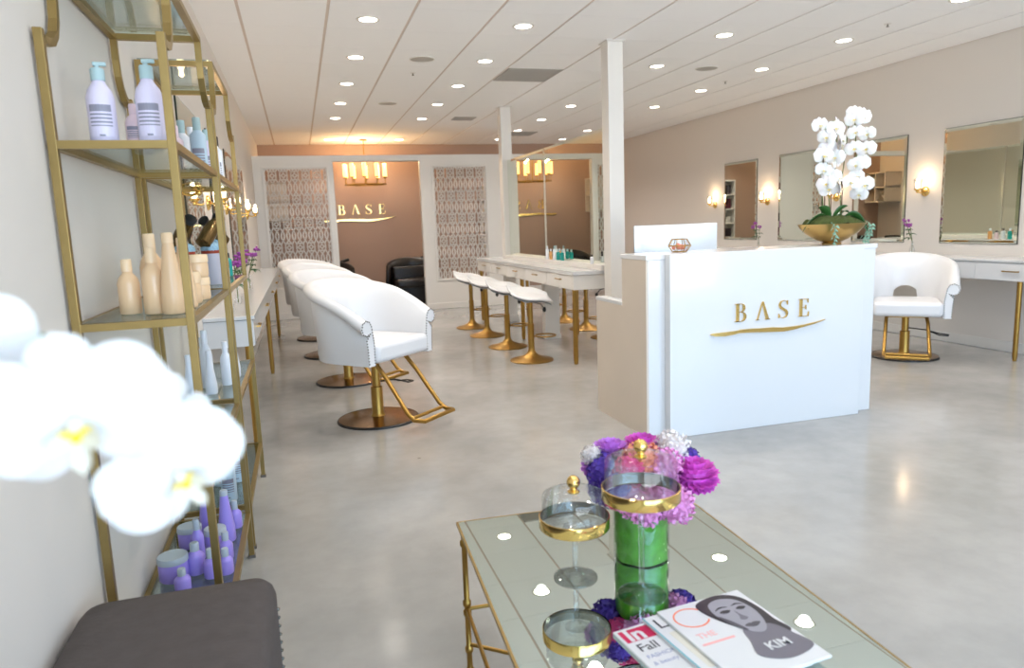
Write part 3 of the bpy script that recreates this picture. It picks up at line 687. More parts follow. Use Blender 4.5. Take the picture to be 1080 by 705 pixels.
def sconce(label,x,y,z,face):
    t=thing('wall_sconce',label,'wall lamp',(x,y,z),0 if face>0 else PI,'brass wall sconces')
    obj('backplate',B().lathe([(.05,0),(.052,.006),(.045,.018),(.02,.026),(.012,.03)],n=24,M4=Matrix.Rotation(PI/2,4,'Y')),'gold',t,smooth=True)
    obj('arm',B().tube([(.02,0,0),(.07,0,-.012),(.105,0,0)],.008,8).ball((.105,0,.0),.016,10).lathe([(.012,.005),(.034,.02),(.036,.03),(.03,.032)],(.105,0,0),16),'gold',t,smooth=True)
    obj('glass_shade',B().lathe([(.030,.03),(.036,.05),(.04,.13),(.038,.13),(.033,.05)],(.105,0,0),20,close=False),'glassj',t,smooth=True)
    obj('bulb',B().lathe([(.008,.03),(.02,.05),(.024,.08),(.012,.105),(.0001,.11)],(.105,0,0),12),'shadew',t,smooth=True)
    return t
first=None
for y,w in zip([5.96,7.24,8.57,9.87],['nearest, beside the largest mirror','second, behind the orchid','third','farthest']):
    sconce('lit brass wall sconce on the right wall, '+w,XR,y,1.53,-1)
for y,w in zip([4.05,5.33,6.64,7.94,9.25],['nearest','second','third','fourth','farthest']):
    sconce('lit brass wall sconce on the left wall, %s of the row'%w,XL,y,1.57,1)
# bud vases
def budvase(label,x,y,z,lean,s=1):
    t=thing('bud_vase',label,'vase',(x,y,z),group='glass bud vases with purple flowers')
    obj('glass_vase',B().lathe([(.02,0),(.028,.01),(.026,.05),(.012,.09),(.012,.13),(.015,.135)],n=16),'glassj',t,smooth=True)
    for k in range(3):
        a=lean+k*.9-.9; top=Vector((.07*cos(a)*s,.07*sin(a)*s,.30+.05*(k%2)))
        obj('stem',B().tube([(0,0,.01),(0,0,.13),(top.x*.5,top.y*.5,.22),tuple(top)],.003,6),'stem',t,smooth=True)
        for j in range(3): 
            q=top*(.55+.2*j); leafmesh((q.x,q.y,.17+.04*j),(q.x+.06*cos(a+j*2),q.y+.06*sin(a+j*2),.15+.05*j),.025,.01,'leaf',t)
        b=B()
        for j in range(14):
            aa=random.random()*6.28; r=random.uniform(.005,.03); b.ball((top.x+r*cos(aa),top.y+r*sin(aa),top.z+random.uniform(-.012,.02)),.011,7,.7)
        obj('blossom',b,'purplef',t,smooth=True)
budvase('bud vase of purple flowers on right counter, under the nearest sconce',6.14,5.96,.885,2.6)
budvase('bud vase of purple flowers on right counter, between two farther mirrors',6.14,8.57,.885,3.4)
budvase('bud vase of purple flowers on right counter, behind the orchid bowl',6.14,7.24,.885,3.4)
budvase('bud vase of purple flowers on left counter, right of the brass shelves',-.44,6.64,.865,.0,1.1)
budvase('bud vase of purple flowers on left counter, seen between the shelf posts',-.44,5.33,.865,.4,1.1)
budvase('bud vase of purple flowers at near end of left counter behind the shelves',-.44,4.75,.865,.4,1.1)
# ------------------------------------------------------------ back room
t=thing('chandelier','brass ring chandelier with glowing amber candle shades behind the opening','chandelier',(1.22,13.0,H))
b=B(); b.cyl(0,0,-.02,0,.06,24); obj('canopy',b,'brass',t,smooth=True)
obj('rod',B().cyl(0,0,-.79,-.02,.009,10),'brass',t)
b=B(); R_=.36
b.tube([(R_*cos(2*PI*k/32),.3*sin(2*PI*k/32),-.775) for k in range(32)],.009,6,closed=True)
for k in range(5):
    a=2*PI*k/10+.2; b.tube([(R_*cos(a),.3*sin(a),-.775),(-R_*cos(a),-.3*sin(a),-.775)],.007,6)
obj('ring_frame',b,'brass',t,smooth=True)
for k in range(10):
    a=2*PI*k/10+.2; x,y=R_*cos(a),.3*sin(a)
    obj('candle_arm',B().cyl(x,y,-.775,-.66,.006,8).lathe([(.02,-.665),(.036,-.655),(.036,-.648)],(x,y,0),14),'brass',t)
    obj('candle_shade',B().lathe([(.034,-.648),(.034,-.42),(.030,-.42),(.030,-.64)],(x,y,0),18),'shade',t,smooth=True)
t=thing('shampoo_chair','black leather shampoo lounge chair seen through the partition opening','chair',(1.93,13.05,0),rz=0)
b=B(); 
def shell(u,v):
    a=PI*(.02+.96*u); return (.46*cos(a)*(1-.1*v),.30*sin(a)-.1,.16+v*(.50+.16*sin(a)))
b.grid(shell,24,6); obj('shell',b,'black',t,smooth=True,solid=.07)
b=B(); b.box(-.34,.34,-.55,.18,.30,.46); obj('seat',b,'black',t,bevel=.05,smooth=True,seg=4)
b=B(); b.box(-.33,.33,-.02,.12,.40,.66); obj('backrest',b,'black',t,bevel=.05,smooth=True,seg=4)
b=B(); b.box(-.22,.22,-.3,.2,0,.3); obj('plinth',b,'blackp',t,bevel=.02)
b=B(); b.tube([(.12,.2,.6),(.24,.25,.78),(.38,.3,.82)],.03,8); obj('basin_arm',b,'black',t,smooth=True)
s2=dup(t,(.47,13.05,0),0,'black leather shampoo lounge chair hidden left of opening, seen in island mirror')
t['group']='shampoo chairs'; s2['group']='shampoo chairs'
def shelves(label,x0,x1,z0,z1,cols,rowsn,xshape,y=YB):
    t=thing('wall_cubby' if xshape else 'display_shelf',label,'shelf',((x0+x1)/2,y,z0)); w=(x1-x0)/2; h=z1-z0; D=.3; b=B()
    b.box(-w,w,-.012,0,0,h)
    for k in range(cols+1): u=-w+2*w*k/cols; b.box(u-.012,u+.012,-D,0,0,h)
    for k in range(rowsn+1): v=h*k/rowsn; b.box(-w-.012,w+.012,-D,0,v-.012,v+.012)
    obj('cubby_frame' if xshape else 'shelf_frame',b,'wood_l' if xshape else 'white',t)
    if xshape:
        b=B(); u=w/cols*2; x=-w; zz=0
        for a_,c_ in (((x,zz),(x+u,zz+h/rowsn)),((x,zz+h/rowsn),(x+u,zz))):
            b.tube([(a_[0],-.15,a_[1]),(c_[0],-.15,c_[1])],[.012,.012],4); 
        b.v=[(p[0],-.15+(p[1]+.15)*10,p[2]) for p in b.v]; obj('cross_divider',b,'wood_l',t)
    return t
cb=shelves('pale wooden wall cubbies with cross divider, reflected in the mirrors',-.50,.06,1.55,2.2,2,2,True); cb.rotation_euler=(0,0,PI/2); cb.location=(XL+.001,13.4,1.55); cb.scale=(1,1.5,1)
shelves('white display shelves on the back wall, reflected in farthest right mirror',3.5,4.4,.9,2.1,1,4,False)
k=0
for zz in (.9,1.2,1.5,1.8):
    for xx in (3.60,3.77,3.94,4.11,4.28):
        nm=['product_box','gift_bag','product_box'][k%3]; hh=.12+.1*random.random(); w_=.045+.025*random.random()
        o=obj(nm,B().box(-w_,w_,-.06,.06,0,hh),['dkbox','burg','white'][(k*7)%3],bevel=.004); o.location=(xx,YB-.16,zz+.013)
        tag(o,'%s box on the %s display shelf, %s from the left'%(['dark','burgundy','pale'][(k*7)%3],['bottom','second','third','top'][int((zz-.9)/.3+.1)],ords[k%5].replace('nearest','first')),'box','boxes on the display shelves'); k+=1
t=thing('towel_shelf','pale shelf with basin beside the shampoo chairs, seen in island mirror','shelf',(-.36,13.1,0))
obj('cabinet',B().box(-.2,.2,-.45,.45,0,.62),'white',t,bevel=.01); obj('basin',B().box(-.2,.28,-.4,.4,.62,.70),'steel',t,bevel=.03,smooth=True)
o=obj('folded_towel',B().box(-.15,.15,-.2,.2,0,.09),'towel',bevel=.03,smooth=True,seg=3); o.location=(-.34,12.95,.701); tag(o,'dark folded towel on the basin cabinet in the back room','towel')
# ------------------------------------------------------------ etageres
def etagere(label,yN,yF):
    xl,xr=-.562,-.292; t=thing('etagere',label,'shelf unit',(0,0,0),group='brass etageres'); w=.0105
    for x in (xl,xr):
        for y in (yN,yF):
            b=B(); b.box(x-w,x+w,y-w,y+w,.0,1.86); obj('post',b,'antique',t,bevel=.0015)
            s=1 if y==yN else -1
            pts=[(x,y+s*.004,1.845)]
            b=B(); P=[(.014,1.838),(.05,1.838),(.088,1.848),(.122,1.875),(.143,1.915),(.152,1.965),(.152,2.05)]
            b.tube([(x,y+s*a,z) for a,z in P],w,4,square=True); obj('curved_bracket',b,'antique',t)
    b=B(); yn,yf=yN+.152,yF-.152
    for y in (yn,yf): b.box(xl-w,xr+w,y-w,y+w,2.035,2.055)
    for x in (xl,xr): b.box(x-w,x+w,yn,yf,2.035,2.055)
    f=obj('top_frame',b,'antique',t); obj('glass_panel',B().box(xl,xr,yn,yf,2.056,2.062),'glassg',f)
    for z in (.20,.67,1.135,1.595):
        b=B()
        for y in (yN,yF): b.box(xl,xr,y-w*.9,y+w*.9,z-.02,z)
        for x in (xl,xr): b.box(x-w*.9,x+w*.9,yN,yF,z-.02,z)
        f=obj('shelf_frame',b,'antique',t); obj('glass_panel',B().box(xl+.009,xr-.009,yN+.009,yF-.009,z-.006,z+.001),'glassg',f)
    b=B()
    for x in (xl,xr):
        for y in (yN,yF): b.box(x-.014,x+.014,y-.014,y+.014,0,.012)
    obj('foot_cap',b,'slot',t); return t
etagere('brass etagere with glass shelves on the left wall, nearer of the two',2.05,3.03)
etagere('brass etagere with glass shelves on the left wall, farther of the two',3.12,4.07)
Z4,Z3,Z2,Z1=1.597,1.137,.672,.202
G='toiletries on the top glass shelf'
t=bottle('shampoo_bottle','tall lavender shampoo bottle with grey label, leftmost on the top shelf',(-.465,2.14,Z4),.034,.19,'lavb','capt',group=G,capfrac=.16,labelmat='lab',rz=.1); pump(t,.186,.03,'capt')
bottle('conditioner_bottle','short pale pink bottle between two lavender bottles',(-.405,2.22,Z4),.024,.115,'pinkb','pinkb',group=G,labelmat='lab')
t=bottle('shampoo_bottle','tall lavender shampoo bottle with grey label right beside the near brass post',(-.348,2.13,Z4),.034,.198,'lavb','capt',capfrac=.17,group=G,labelmat='lab'); pump(t,.194,.03,'capt')
bottle('conditioner_bottle','lavender tube behind the leftmost top-shelf bottle',(-.42,2.40,Z4),.026,.16,'lavb','capt',group=G)
bottle('cream_jar','tiny white jar on the top shelf beside pink bottle',(-.365,2.30,Z4),.016,.03,'white','white','jar',.4,group=G,cat='jar')
G='bottles on the far top shelf'
for k,(x,y,r,h,c,cc) in enumerate([(-.45,3.25,.03,.2,'pinkb','pinkb'),(-.37,3.3,.032,.24,'bbot','capt'),(-.45,3.45,.032,.25,'wbot','capt'),(-.36,3.52,.03,.22,'lavb','capt'),(-.44,3.66,.03,.25,'bbot','wbot'),(-.36,3.72,.03,.24,'wbot','bbot'),(-.44,3.86,.03,.2,'lavb','lavb'),(-.36,3.92,.028,.24,'wbot','ink')]):
    bottle('spray_bottle','%s bottle on the far etagere top shelf, %s from the near end'%(dict(pinkb='pink',bbot='pale blue',wbot='white',lavb='lavender')[c],ords[k].replace('nearest','first')),(x,y,Z4),r,h,c,cc,'slim',group=G,labelmat='lab' if k%2 else None)
G='peach products on the middle shelf'
bottle('hair_oil_bottle','peach bottle standing alone, leftmost on the middle shelf',(-.472,2.24,Z3),.029,.155,'peach','peachc',group=G)
bottle('hair_oil_bottle','tall peach bottle in front of another, middle shelf',(-.40,2.20,Z3),.030,.185,'peach','peachc',group=G)
bottle('hair_oil_bottle','tall peach bottle behind another, middle shelf',(-.425,2.34,Z3),.033,.225,'peach','peachc',group=G)
bottle('cream_tube','tapered peach tube left of the near brass post, middle shelf',(-.348,2.17,Z3),.032,.225,'peach','peachc','cone',.12,group=G,cat='tube')
bottle('cream_tube','tapered peach tube directly behind the near brass post',(-.335,2.32,Z3),.03,.21,'peach','peachc','cone',.12,group=G,cat='tube')
for (x,y,z,lab) in [(-.345,2.46,Z3,'nearest peach jar beside the post, middle shelf'),(-.335,2.60,Z3,'lower jar of the stacked peach pair, middle shelf'),(-.335,2.60,Z3+.076,'upper jar of the stacked peach pair, middle shelf'),(-.40,2.56,Z3,'peach jar behind the nearest jar, middle shelf')]:
    bottle('cream_jar',lab,(x,y,z),.036,.10 if y==2.46 else .075,'peach','peachc','jar',.35,group=G,cat='jar')
# dryers and canisters on the far middle shelf
def dryer(lab,x,y,z,ry,rz):
    t=thing('hair_dryer',lab,'hair dryer',(x,y,z),rz,'bronze hair dryers'); t.scale=(.75,)*3; m=Matrix.Rotation(ry,4,'Y')
    obj('barrel',B().lathe([(.028,-.09),(.042,-.085),(.045,0),(.036,.06),(.027,.10),(.024,.10)],(0,0,.09),20,M4=m),'bronze',t,smooth=True)
    obj('nozzle',B().lathe([(.027,.10),(.034,.13),(.028,.135)],(0,0,.09),16,M4=m),'blackp',t,smooth=True)
    obj('handle',B().tube([(0,0,.09),(-.01,0,.03),(-.015,0,-.0)],[.02,.017,.016],10),'floral',t,smooth=True); return t
CT='styling tools on the far middle shelf'
for x,y,lab in [(-.46,3.26,'left'),(-.37,3.36,'middle'),(-.37,3.62,'right')]:
    t=thing('canister','grey canister with rust band holding a dryer, %s one, middle shelf'%lab,'canister',(x,y,Z3),group='grey canisters')
    obj('body',B().lathe([(.036,0),(.038,.004),(.038,.15),(.034,.15),(.034,.02)],n=24),'can',t,smooth=True); obj('rim_band',B().lathe([(.0385,.135),(.040,.138),(.040,.148),(.0385,.152)],n=24,close=False),'red',t,smooth=True)
    obj('floral_liner',B().ball((0,0,.155),.042,16,.75),'floral',t,smooth=True)
dryer('bronze hair dryer pointing left, resting in the left canister',-.46,3.26,Z3+.155,-.9,2.2)
dryer('bronze hair dryer tilted up, resting in the middle canister',-.37,3.36,Z3+.155,.8,1.0)
dryer('bronze hair dryer resting in the right canister',-.37,3.62,Z3+.155,-.9,1.0)
bottle('cream_jar','dark jar on the far middle shelf behind the posts',(-.38,3.85,Z3),.035,.08,'can','blackp','jar',.35,group=CT,cat='jar')
bottle('styling_bottle','dark slim bottle at the far end of the middle shelf',(-.36,3.97,Z3),.02,.12,'teal','blackp','slim',group=CT)
G='white bottles on the lower shelf'
for k,(x,y,h,r) in enumerate([(-.50,3.30,.17,.025),(-.44,3.40,.26,.028),(-.41,3.25,.19,.025),(-.36,3.42,.2,.025),(-.34,3.6,.23,.024),(-.48,3.62,.2,.026)]):
    bottle('spray_bottle','white bottle on the lower glass shelf of the far etagere, %s from the near end'%ords[k].replace('nearest','first'),(x,y,Z2),r,h,'wbot','wbot','round' if k%2 else 'cone',group=G)
for k,(x,y,h) in enumerate([(-.50,2.3,.09),(-.42,2.5,.1),(-.5,2.75,.12)]):
    bottle('cream_jar','violet jar on the lower shelf mostly hidden by the orchid, %s'%['nearest','middle','farthest'][k],(x,y,Z2),.03,h,'purp','purpc','jar',.3,group='violet jars on the lower shelf',cat='jar')
G='pale blue bottles on the far bottom shelf'
for k,(x,y,h) in enumerate([(-.48,3.22,.2),(-.375,3.2,.22),(-.43,3.42,.24),(-.36,3.45,.22),(-.48,3.65,.22)]):
    bottle('shampoo_bottle','pale blue bottle on bottom shelf of the far etagere, %s from the near end'%ords[k].replace('nearest','first'),(x,y,Z1),.032,h,'bbot','wbot','slim',group=G,labelmat='lab')
G='violet products on the bottom shelf'
for nm,x,y,r,h,sh,cf,lab in [('cream_jar',-.492,2.50,.048,.085,'jar',.25,'large violet jar with grey lid, nearest left'),('cream_jar',-.475,2.76,.042,.08,'jar',.25,'large violet jar with grey lid, behind by the wall'),('cream_jar',-.378,2.69,.038,.085,'jar',.25,'large violet jar with grey lid behind the near post'),
    ('serum_bottle',-.452,2.405,.026,.075,'round',.3,'small violet bottle, nearest on the bottom shelf'),('serum_bottle',-.425,2.52,.030,.11,'round',.25,'violet bottle behind the nearest small one'),('serum_bottle',-.43,2.63,.022,.15,'round',.25,'tall violet bottle in the middle'),('serum_bottle',-.37,2.47,.026,.10,'round',.3,'violet bottle left of the near post'),
    ('cream_tube',-.425,2.86,.03,.19,'cone',.1,'pointed violet tube left of the near post'),('cream_tube',-.345,2.76,.03,.20,'cone',.1,'pointed violet tube right of the near post'),('serum_bottle',-.335,2.60,.024,.10,'round',.3,'violet bottle right of near post'),('serum_bottle',-.325,2.88,.024,.11,'round',.3,'violet bottle at the far right corner'),('serum_bottle',-.325,2.48,.024,.09,'round',.3,'violet bottle hidden at right front corner')]:
    bottle(nm,lab+', bottom shelf' if 'shelf' not in lab else lab,(x,y,Z1),r,h,'purp','purpc',sh,cf,group=G,cat='jar' if sh=='jar' else ('tube' if sh=='cone' else 'bottle'))
# ------------------------------------------------------------ ottoman
t=thing('bench_ottoman','charcoal linen bench ottoman with nailhead edge at lower left','bench',(-.345,1.36,0))
b=B(); W_,D_=.222,.47; 
def rr(x,y,r,n=5):
    P=[]
    for cx,cy,a0 in ((x-r,y-r,0),(-x+r,y-r,90),(-x+r,-y+r,180),(x-r,-y+r,270)):
        for k in range(n+1):
            a=math.radians(a0+90*k/n); P.append((cx+r*cos(a),cy+r*sin(a)))
    return P
rings=[(.0,.20,1),(.0,.452,1),(-.006,.472,1),(-.02,.486,1),(-.06,.495,1),(-.14,.50,1)]
v=[];N=24
for d,z,_ in rings: v+=[(x,y,z) for x,y in rr(W_+d,D_+d,max(.02,.06+d))]
f=[]
for i in range(len(rings)-1):
    for k in range(N): f.append((i*N+k,i*N+(k+1)%N,(i+1)*N+(k+1)%N,(i+1)*N+k))
f+=[tuple(range(N))[::-1],tuple(range(5*N,6*N))]; b.add(v,f); obj('upholstered_seat',b,'linen',t,smooth=True)
b=B()
for k in range(38): b.ball((W_+.001,-D_+.04+k*.0235,.225),.005,6)
for k in range(9): b.ball((W_+.001,D_-.065,.235+k*.0225),.005,6)
obj('nailhead_trim',b,'nail',t)
for x in (-1,1):
    for y in (-1,1): obj('leg',B().lathe([(.014,0),(.022,.2)],(x*(W_-.04),y*(D_-.05),0),12),'stake',t,smooth=True)
# ------------------------------------------------------------ coffee table
TH=.485; TR=math.radians(-2.9)
t=thing('coffee_table','brass-framed coffee table with mirrored glass top in the foreground','coffee table',(.381,1.962,0),TR)
TW,TL=.725,1.35
obj('mirror_top',B().box(.006,TW-.006,-TL+.006,-.006,TH-.008,TH),'mirrort',t)
b=B()
for q in ((0,TW,-.006,0),(0,TW,-TL,-TL+.006),(0,.006,-TL,0),(TW-.006,TW,-TL,0)): b.box(q[0],q[1],q[2],q[3],TH-.009,TH)
o=obj('top_edge',b,'antique',t)
b=B()
for z,ins in ((TH-.018,.012),(.215,.018)):
    P=[(ins,-ins),(TW-ins,-ins),(TW-ins,-TL+ins),(ins,-TL+ins)]
    for k in range(4): b.tube([(*P[k],z),(*P[(k+1)%4],z)],.007 if z>.3 else .006,8)
b.tube([(.018,-.018,.10),(TW-.018,-TL*.4,.10)],.006,8); b.tube([(TW-.018,-.018,.10),(.018,-TL*.4,.10)],.006,8)
obj('rail_frame',b,'brass',t,smooth=True)
for x in (.018,TW-.018):
    for y in (-.018,-TL+.018):
        prof=[(.011,0),(.011,.02),(.0085,.03)]
        for z in (.085,.205,.235,.425):
            prof+=[(.0085,z-.012),(.0125,z-.008),(.0125,z+.006),(.0085,z+.01)]
        prof+=[(.0085,.46),(.012,.465),(.012,TH-.01)]
        obj('leg',B().lathe(prof,(x,y,0),14),'brass',t,smooth=True)
# cloche stands
def cloche(lab,x,y,r,rf,zb,zd,hk):
    t=thing('glass_cloche_stand',lab,'cake stand',(x,y,TH),group='glass cloche stands with gold bands')
    h=zb
    obj('glass_foot',B().lathe([(rf,0),(rf,.003),(rf*.5,.008),(.012,.018),(.007,.03),(.0065,h*.5),(.008,h*.55),(.0065,h*.6),(.007,h-.012),(.02,h-.003),(.03,h)],n=32),'glassj',t,smooth=True)
    obj('glass_plate',B().lathe([(.0001,h),(r-.002,h),(r,h+.003),(r-.002,h+.006),(.0001,h+.006)],n=40,close=False),'glassj',t,smooth=True)
    b=B(); b.lathe([(r,h),(r+.002,h+.002),(r+.002,h+.029),(r,h+.03)],n=48,close=False); b.mi=1; b.lathe([(r,h+.03),(r-.0015,h+.029),(r-.0015,h+.003)],n=48,close=False); obj('gold_band',b,['gold','inner'],t,smooth=True)
    z0=h+.007
    d=obj('glass_dome',B().lathe([(r-.006,z0),(r-.006,z0+zd*.9),(r-.008,z0+zd*.96),(r-.014,z0+zd),(.012,z0+zd+.002)],n=40,close=False),'glassj',t,smooth=True)
    zt=z0+zd+.002
    obj('knob',B().lathe([(.014,zt),(.015,zt+.003),(.008,zt+.008),(.009,zt+.01)]+[(.0165*sin(a),zt+.026-.0165*cos(a)) for a in [math.radians(q) for q in range(30,181,15)]],n=20),'gold',d,smooth=True)
cloche('gold-banded glass cloche on tall stem, shorter one on the left',.589,1.531,.084,.054,.132,.078,.04)
cloche('gold-banded glass cloche on tall stem, taller one in front of the flowers',.703,1.401,.088,.056,.236,.088,.04)
# flowers in a leaf-lined vase
VX,VY=.790,1.575
t=thing('flower_arrangement','round bouquet of purple, magenta and pink flowers in leaf-lined glass vase','flower arrangement',(VX,VY,TH))
obj('glass_vase',B().lathe([(.0705,0),(.0715,.004),(.0715,.155),(.069,.155)],n=40,close=False),'glassj',t,smooth=True)
b=B()
def lf(u,v):
    a=2*PI*u; r=.067+.002*sin(6*a+v*5); return (r*cos(a),r*sin(a),.004+.145*v)
b.grid(lf,60,10,True)
for k in range(7):
    a0=k*.9
    b.grid(lambda u,v,a0=a0,k=k:((.0685+.0006*(k%3))*cos(a0+1.6*u+.25*(v-.5)),(.0685+.0006*(k%3))*sin(a0+1.6*u+.25*(v-.5)),.015+.07*(k%2)+.05*v*sin(PI*u)+.035*u),14,5)
obj('leaf_lining',b,'grn',t,smooth=True)
obj('foam',B().cyl(0,0,.004,.15,.06,20),'leaf',t)
def bloom(x,y,z,r,m,kind,name='bloom'):
    b=B(); c=Vector((x,y,z))
    if kind=='dahlia':
        for ring,(n,el,L) in enumerate(((20,-.5,.9),(19,-.15,1),(18,.2,.98),(15,.55,.9),(11,.9,.78),(7,1.2,.65),(3,1.45,.5))):
            for k in range(n):
                a=2*PI*k/n+ring*.2; d=Vector((cos(a)*cos(el),sin(a)*cos(el),sin(el))); s=Vector((-sin(a),cos(a),0)); up=d.cross(s)
                p=[c+d*r*.1,c+d*r*L*.55+s*r*.2,c+d*r*L*.88+s*r*.15+up*r*.03,c+d*r*L,c+d*r*L*.88-s*r*.15+up*r*.03,c+d*r*L*.55-s*r*.2,c+d*r*L*.6+up*r*-.07]
                b.add(p,[(0,1,6),(1,2,6),(2,3,6),(3,4,6),(4,5,6),(5,0,6)])
    else:
        n=int(90 if kind=='hyd' else 130); pr_=r*(.30 if kind=='hyd' else .25)
        for k in range(n):
            zz=1-2*(k+.5)/n; rr_=math.sqrt(1-zz*zz); a=k*2.39996; d=Vector((rr_*cos(a),rr_*sin(a),zz))
            q=c+d*r*random.uniform(.78,1.0); s=d.orthogonal().normalized(); s=Matrix.Rotation(random.random()*6,3,d)@s; w_=d.cross(s)
            s=(s+d*.35).normalized() if kind!='hyd' else s
            for j in range(4 if kind=='hyd' else 2):
                s2=Matrix.Rotation(j*(PI/2 if kind=='hyd' else PI),3,d)@s; w2=d.cross(s2)
                b.add([q,q+s2*pr_*.6+w2*pr_*.45+d*pr_*.15,q+s2*pr_*1.15+d*pr_*.3,q+s2*pr_*.6-w2*pr_*.45+d*pr_*.15],[(0,1,2,3)])
    b.ball((x,y,z),r*(.5 if kind=='dahlia' else .74 if kind=='hyd' else .84),12)
    obj(name,b,m,t,recalc=False)
# right = +x, toward camera = direction (-.45,-.89)
BL=[('dahlia',.155,-.035,.215,.078,'f_magenta'),('carn',.06,-.10,.165,.05,'f_pink'),('carn',-.025,-.085,.165,.05,'f_pink'),('carn',.10,-.02,.16,.045,'f_pink'),
    ('hyd',-.10,.035,.24,.05,'f_violet'),('hyd',-.09,-.03,.19,.04,'f_hot'),('hyd',.155,.04,.19,.05,'f_violet'),('hyd',-.09,.05,.18,.05,'f_violet'),
    ('dahlia',-.06,.08,.275,.066,'f_lilac'),('dahlia',.055,.10,.27,.068,'f_magenta'),('carn',.13,.05,.275,.052,'f_cream'),('carn',-.125,.07,.28,.03,'f_cream'),
    ('carn',.0,.0,.27,.055,'f_orange'),('carn',-.05,-.03,.255,.045,'f_hot'),('carn',.06,-.03,.255,.05,'f_pink'),('dahlia',-.11,.07,.245,.05,'f_lilac'),('hyd',.0,.09,.22,.06,'f_pink'),('hyd',.18,.03,.245,.03,'f_violet')]
BL+=[('carn',.02,-.10,.185,.045,'f_pink'),('carn',-.06,-.07,.175,.042,'f_pink'),('hyd',-.10,-.05,.225,.035,'f_violet')]
for kd,x,y,z,r,m in BL: bloom(x*.86,y*.86,.02+z*.88,r*.92,m,kd,dict(dahlia='dahlia',carn='carnation',hyd='hydrangea')[kd])
# ------------------------------------------------------------ magazines
MR=math.radians(5.6)
def text(name,s,size,m,parent,x,y,z,rz=0,bold=0,sh=0):
    cu=bpy.data.curves.new(name,'FONT'); cu.body=s; cu.size=size; cu.offset=bold; cu.shear=sh; cu.extrude=.00012
    o=bpy.data.objects.new('tmp',cu); C.objects.link(o); bpy.context.view_layer.update()
    me=bpy.data.meshes.new_from_object(o.evaluated_get(bpy.context.evaluated_depsgraph_get())); bpy.data.objects.remove(o)
    q=bpy.data.objects.new(name,me); C.objects.link(q); me.materials.clear(); me.materials.append(mat(m)); q.parent=parent; q.location=(x,y,z); q.rotation_euler=(0,0,rz); return q
def magazine(lab,x,y,z,rz,w=.205,h=.275,th=.006):
    t=thing('magazine',lab,'magazine',(x,y,z),rz,'fanned magazines on the coffee table')
    b=B(); b.box(0,w,-h,0,0,th); obj('pages',b,'paper',t,bevel=.001); return t
def flat(parent,name,poly,m,z): obj(name,B().prism(poly,z,z+.0002,FNXY),m,parent)
T0=.0062
m1=magazine('magazine with crimson masthead, leftmost and lowest of the fan',.570,1.272,TH+.0005,math.radians(7))
flat(m1,'masthead_block',[(.006,-.05),(.2,-.05),(.2,-.008),(.006,-.008)],'crim',T0)
text('masthead_text','In',.058,'paper',m1,.014,-.047,T0+.0003,bold=.0018)
text('headline_text','Fall',.036,'ink',m1,.014,-.086,T0,bold=.0002,sh=0)
text('headline_text','FASHION',.017,'inkg',m1,.014,-.112,T0); text('headline_text','& beauty',.016,'inkg',m1,.014,-.135,T0)
m2=magazine('magazine with dark letter L masthead, middle of the fan',.645,1.287,TH+.0075,math.radians(7))
text('masthead_text','L',.05,'ink',m2,.012,-.05,T0); flat(m2,'cover_picture',[(.02,-.2),(.19,-.2),(.19,-.07),(.02,-.07)],'beige',T0); flat(m2,'spine_stripe',[(0,-.275),(.003,-.275),(.003,0),(0,0)],'cyan',T0)
m3=magazine('top magazine with black and white portrait of a woman and orange C',.683,1.290,TH+.0145,math.radians(5.6),w=.215)
def ringpoly(cx,cy,rx,ry,t_,a0,a1,n=36):
    b=B()
    for i in range(n):
        p=[]
        for k,(f,rr2) in enumerate(((i,1),(i+1,1),(i+1,0),(i,0))):
            a=math.radians(a0+(a1-a0)*f/n); r1=rx-(0 if rr2 else t_); r2=ry-(0 if rr2 else t_); p.append((cx+r1*cos(a),cy+r2*sin(a)))
        b.prism(p,T0,T0+.0002,FNXY)
    return b
obj('masthead_letter',ringpoly(.052,-.052,.040,.036,.0035,35,325),'oran',m3)
text('headline_text','THE',.024,'pinkink',m3,.02,-.125,T0,bold=.0002); flat(m3,'headline_bar',[(.012,-.148),(.09,-.148),(.09,-.142),(.012,-.142)],'pinkink',T0)
def P_(name,pts,m,lv,sm=True):
    # closed smooth outline through pts (Catmull-Rom), flat on the cover
    n=len(pts); o=[]
    for i in range(n):
        p0,p1,p2,p3=[Vector(pts[(i+j)%n]) for j in (-1,0,1,2)]
        for k in range(5):
            u=k/5; q=.5*((2*p1)+(p2-p0)*u+(2*p0-5*p1+4*p2-p3)*u*u+(-p0+3*p1-3*p2+p3)*u**3); o.append((q.x,q.y))
    obj(name,B().prism(o,T0+lv*.0003,T0+lv*.0003+.0002,FNXY),m,m3)
P_('portrait_hair',[(.085,-.022),(.12,-.004),(.165,-.004),(.198,-.03),(.208,-.08),(.206,-.13),(.212,-.17),(.19,-.18),(.15,-.15),(.115,-.12),(.09,-.07)],'ph1',1)
P_('portrait_neck',[(.125,-.13),(.185,-.14),(.205,-.19),(.21,-.235),(.14,-.25),(.09,-.22),(.105,-.175)],'ph2',2)
P_('portrait_face',[(.112,-.03),(.145,-.018),(.178,-.032),(.192,-.07),(.188,-.11),(.172,-.145),(.152,-.158),(.13,-.145),(.112,-.11),(.102,-.07)],'ph3',3)
P_('portrait_cheek',[(.104,-.075),(.118,-.1),(.13,-.14),(.118,-.13),(.106,-.1)],'ph4',4)
P_('portrait_eye',[(.116,-.066),(.128,-.06),(.143,-.066),(.130,-.073)],'ph1',4); P_('portrait_eye',[(.158,-.066),(.171,-.060),(.183,-.066),(.171,-.073)],'ph1',4)
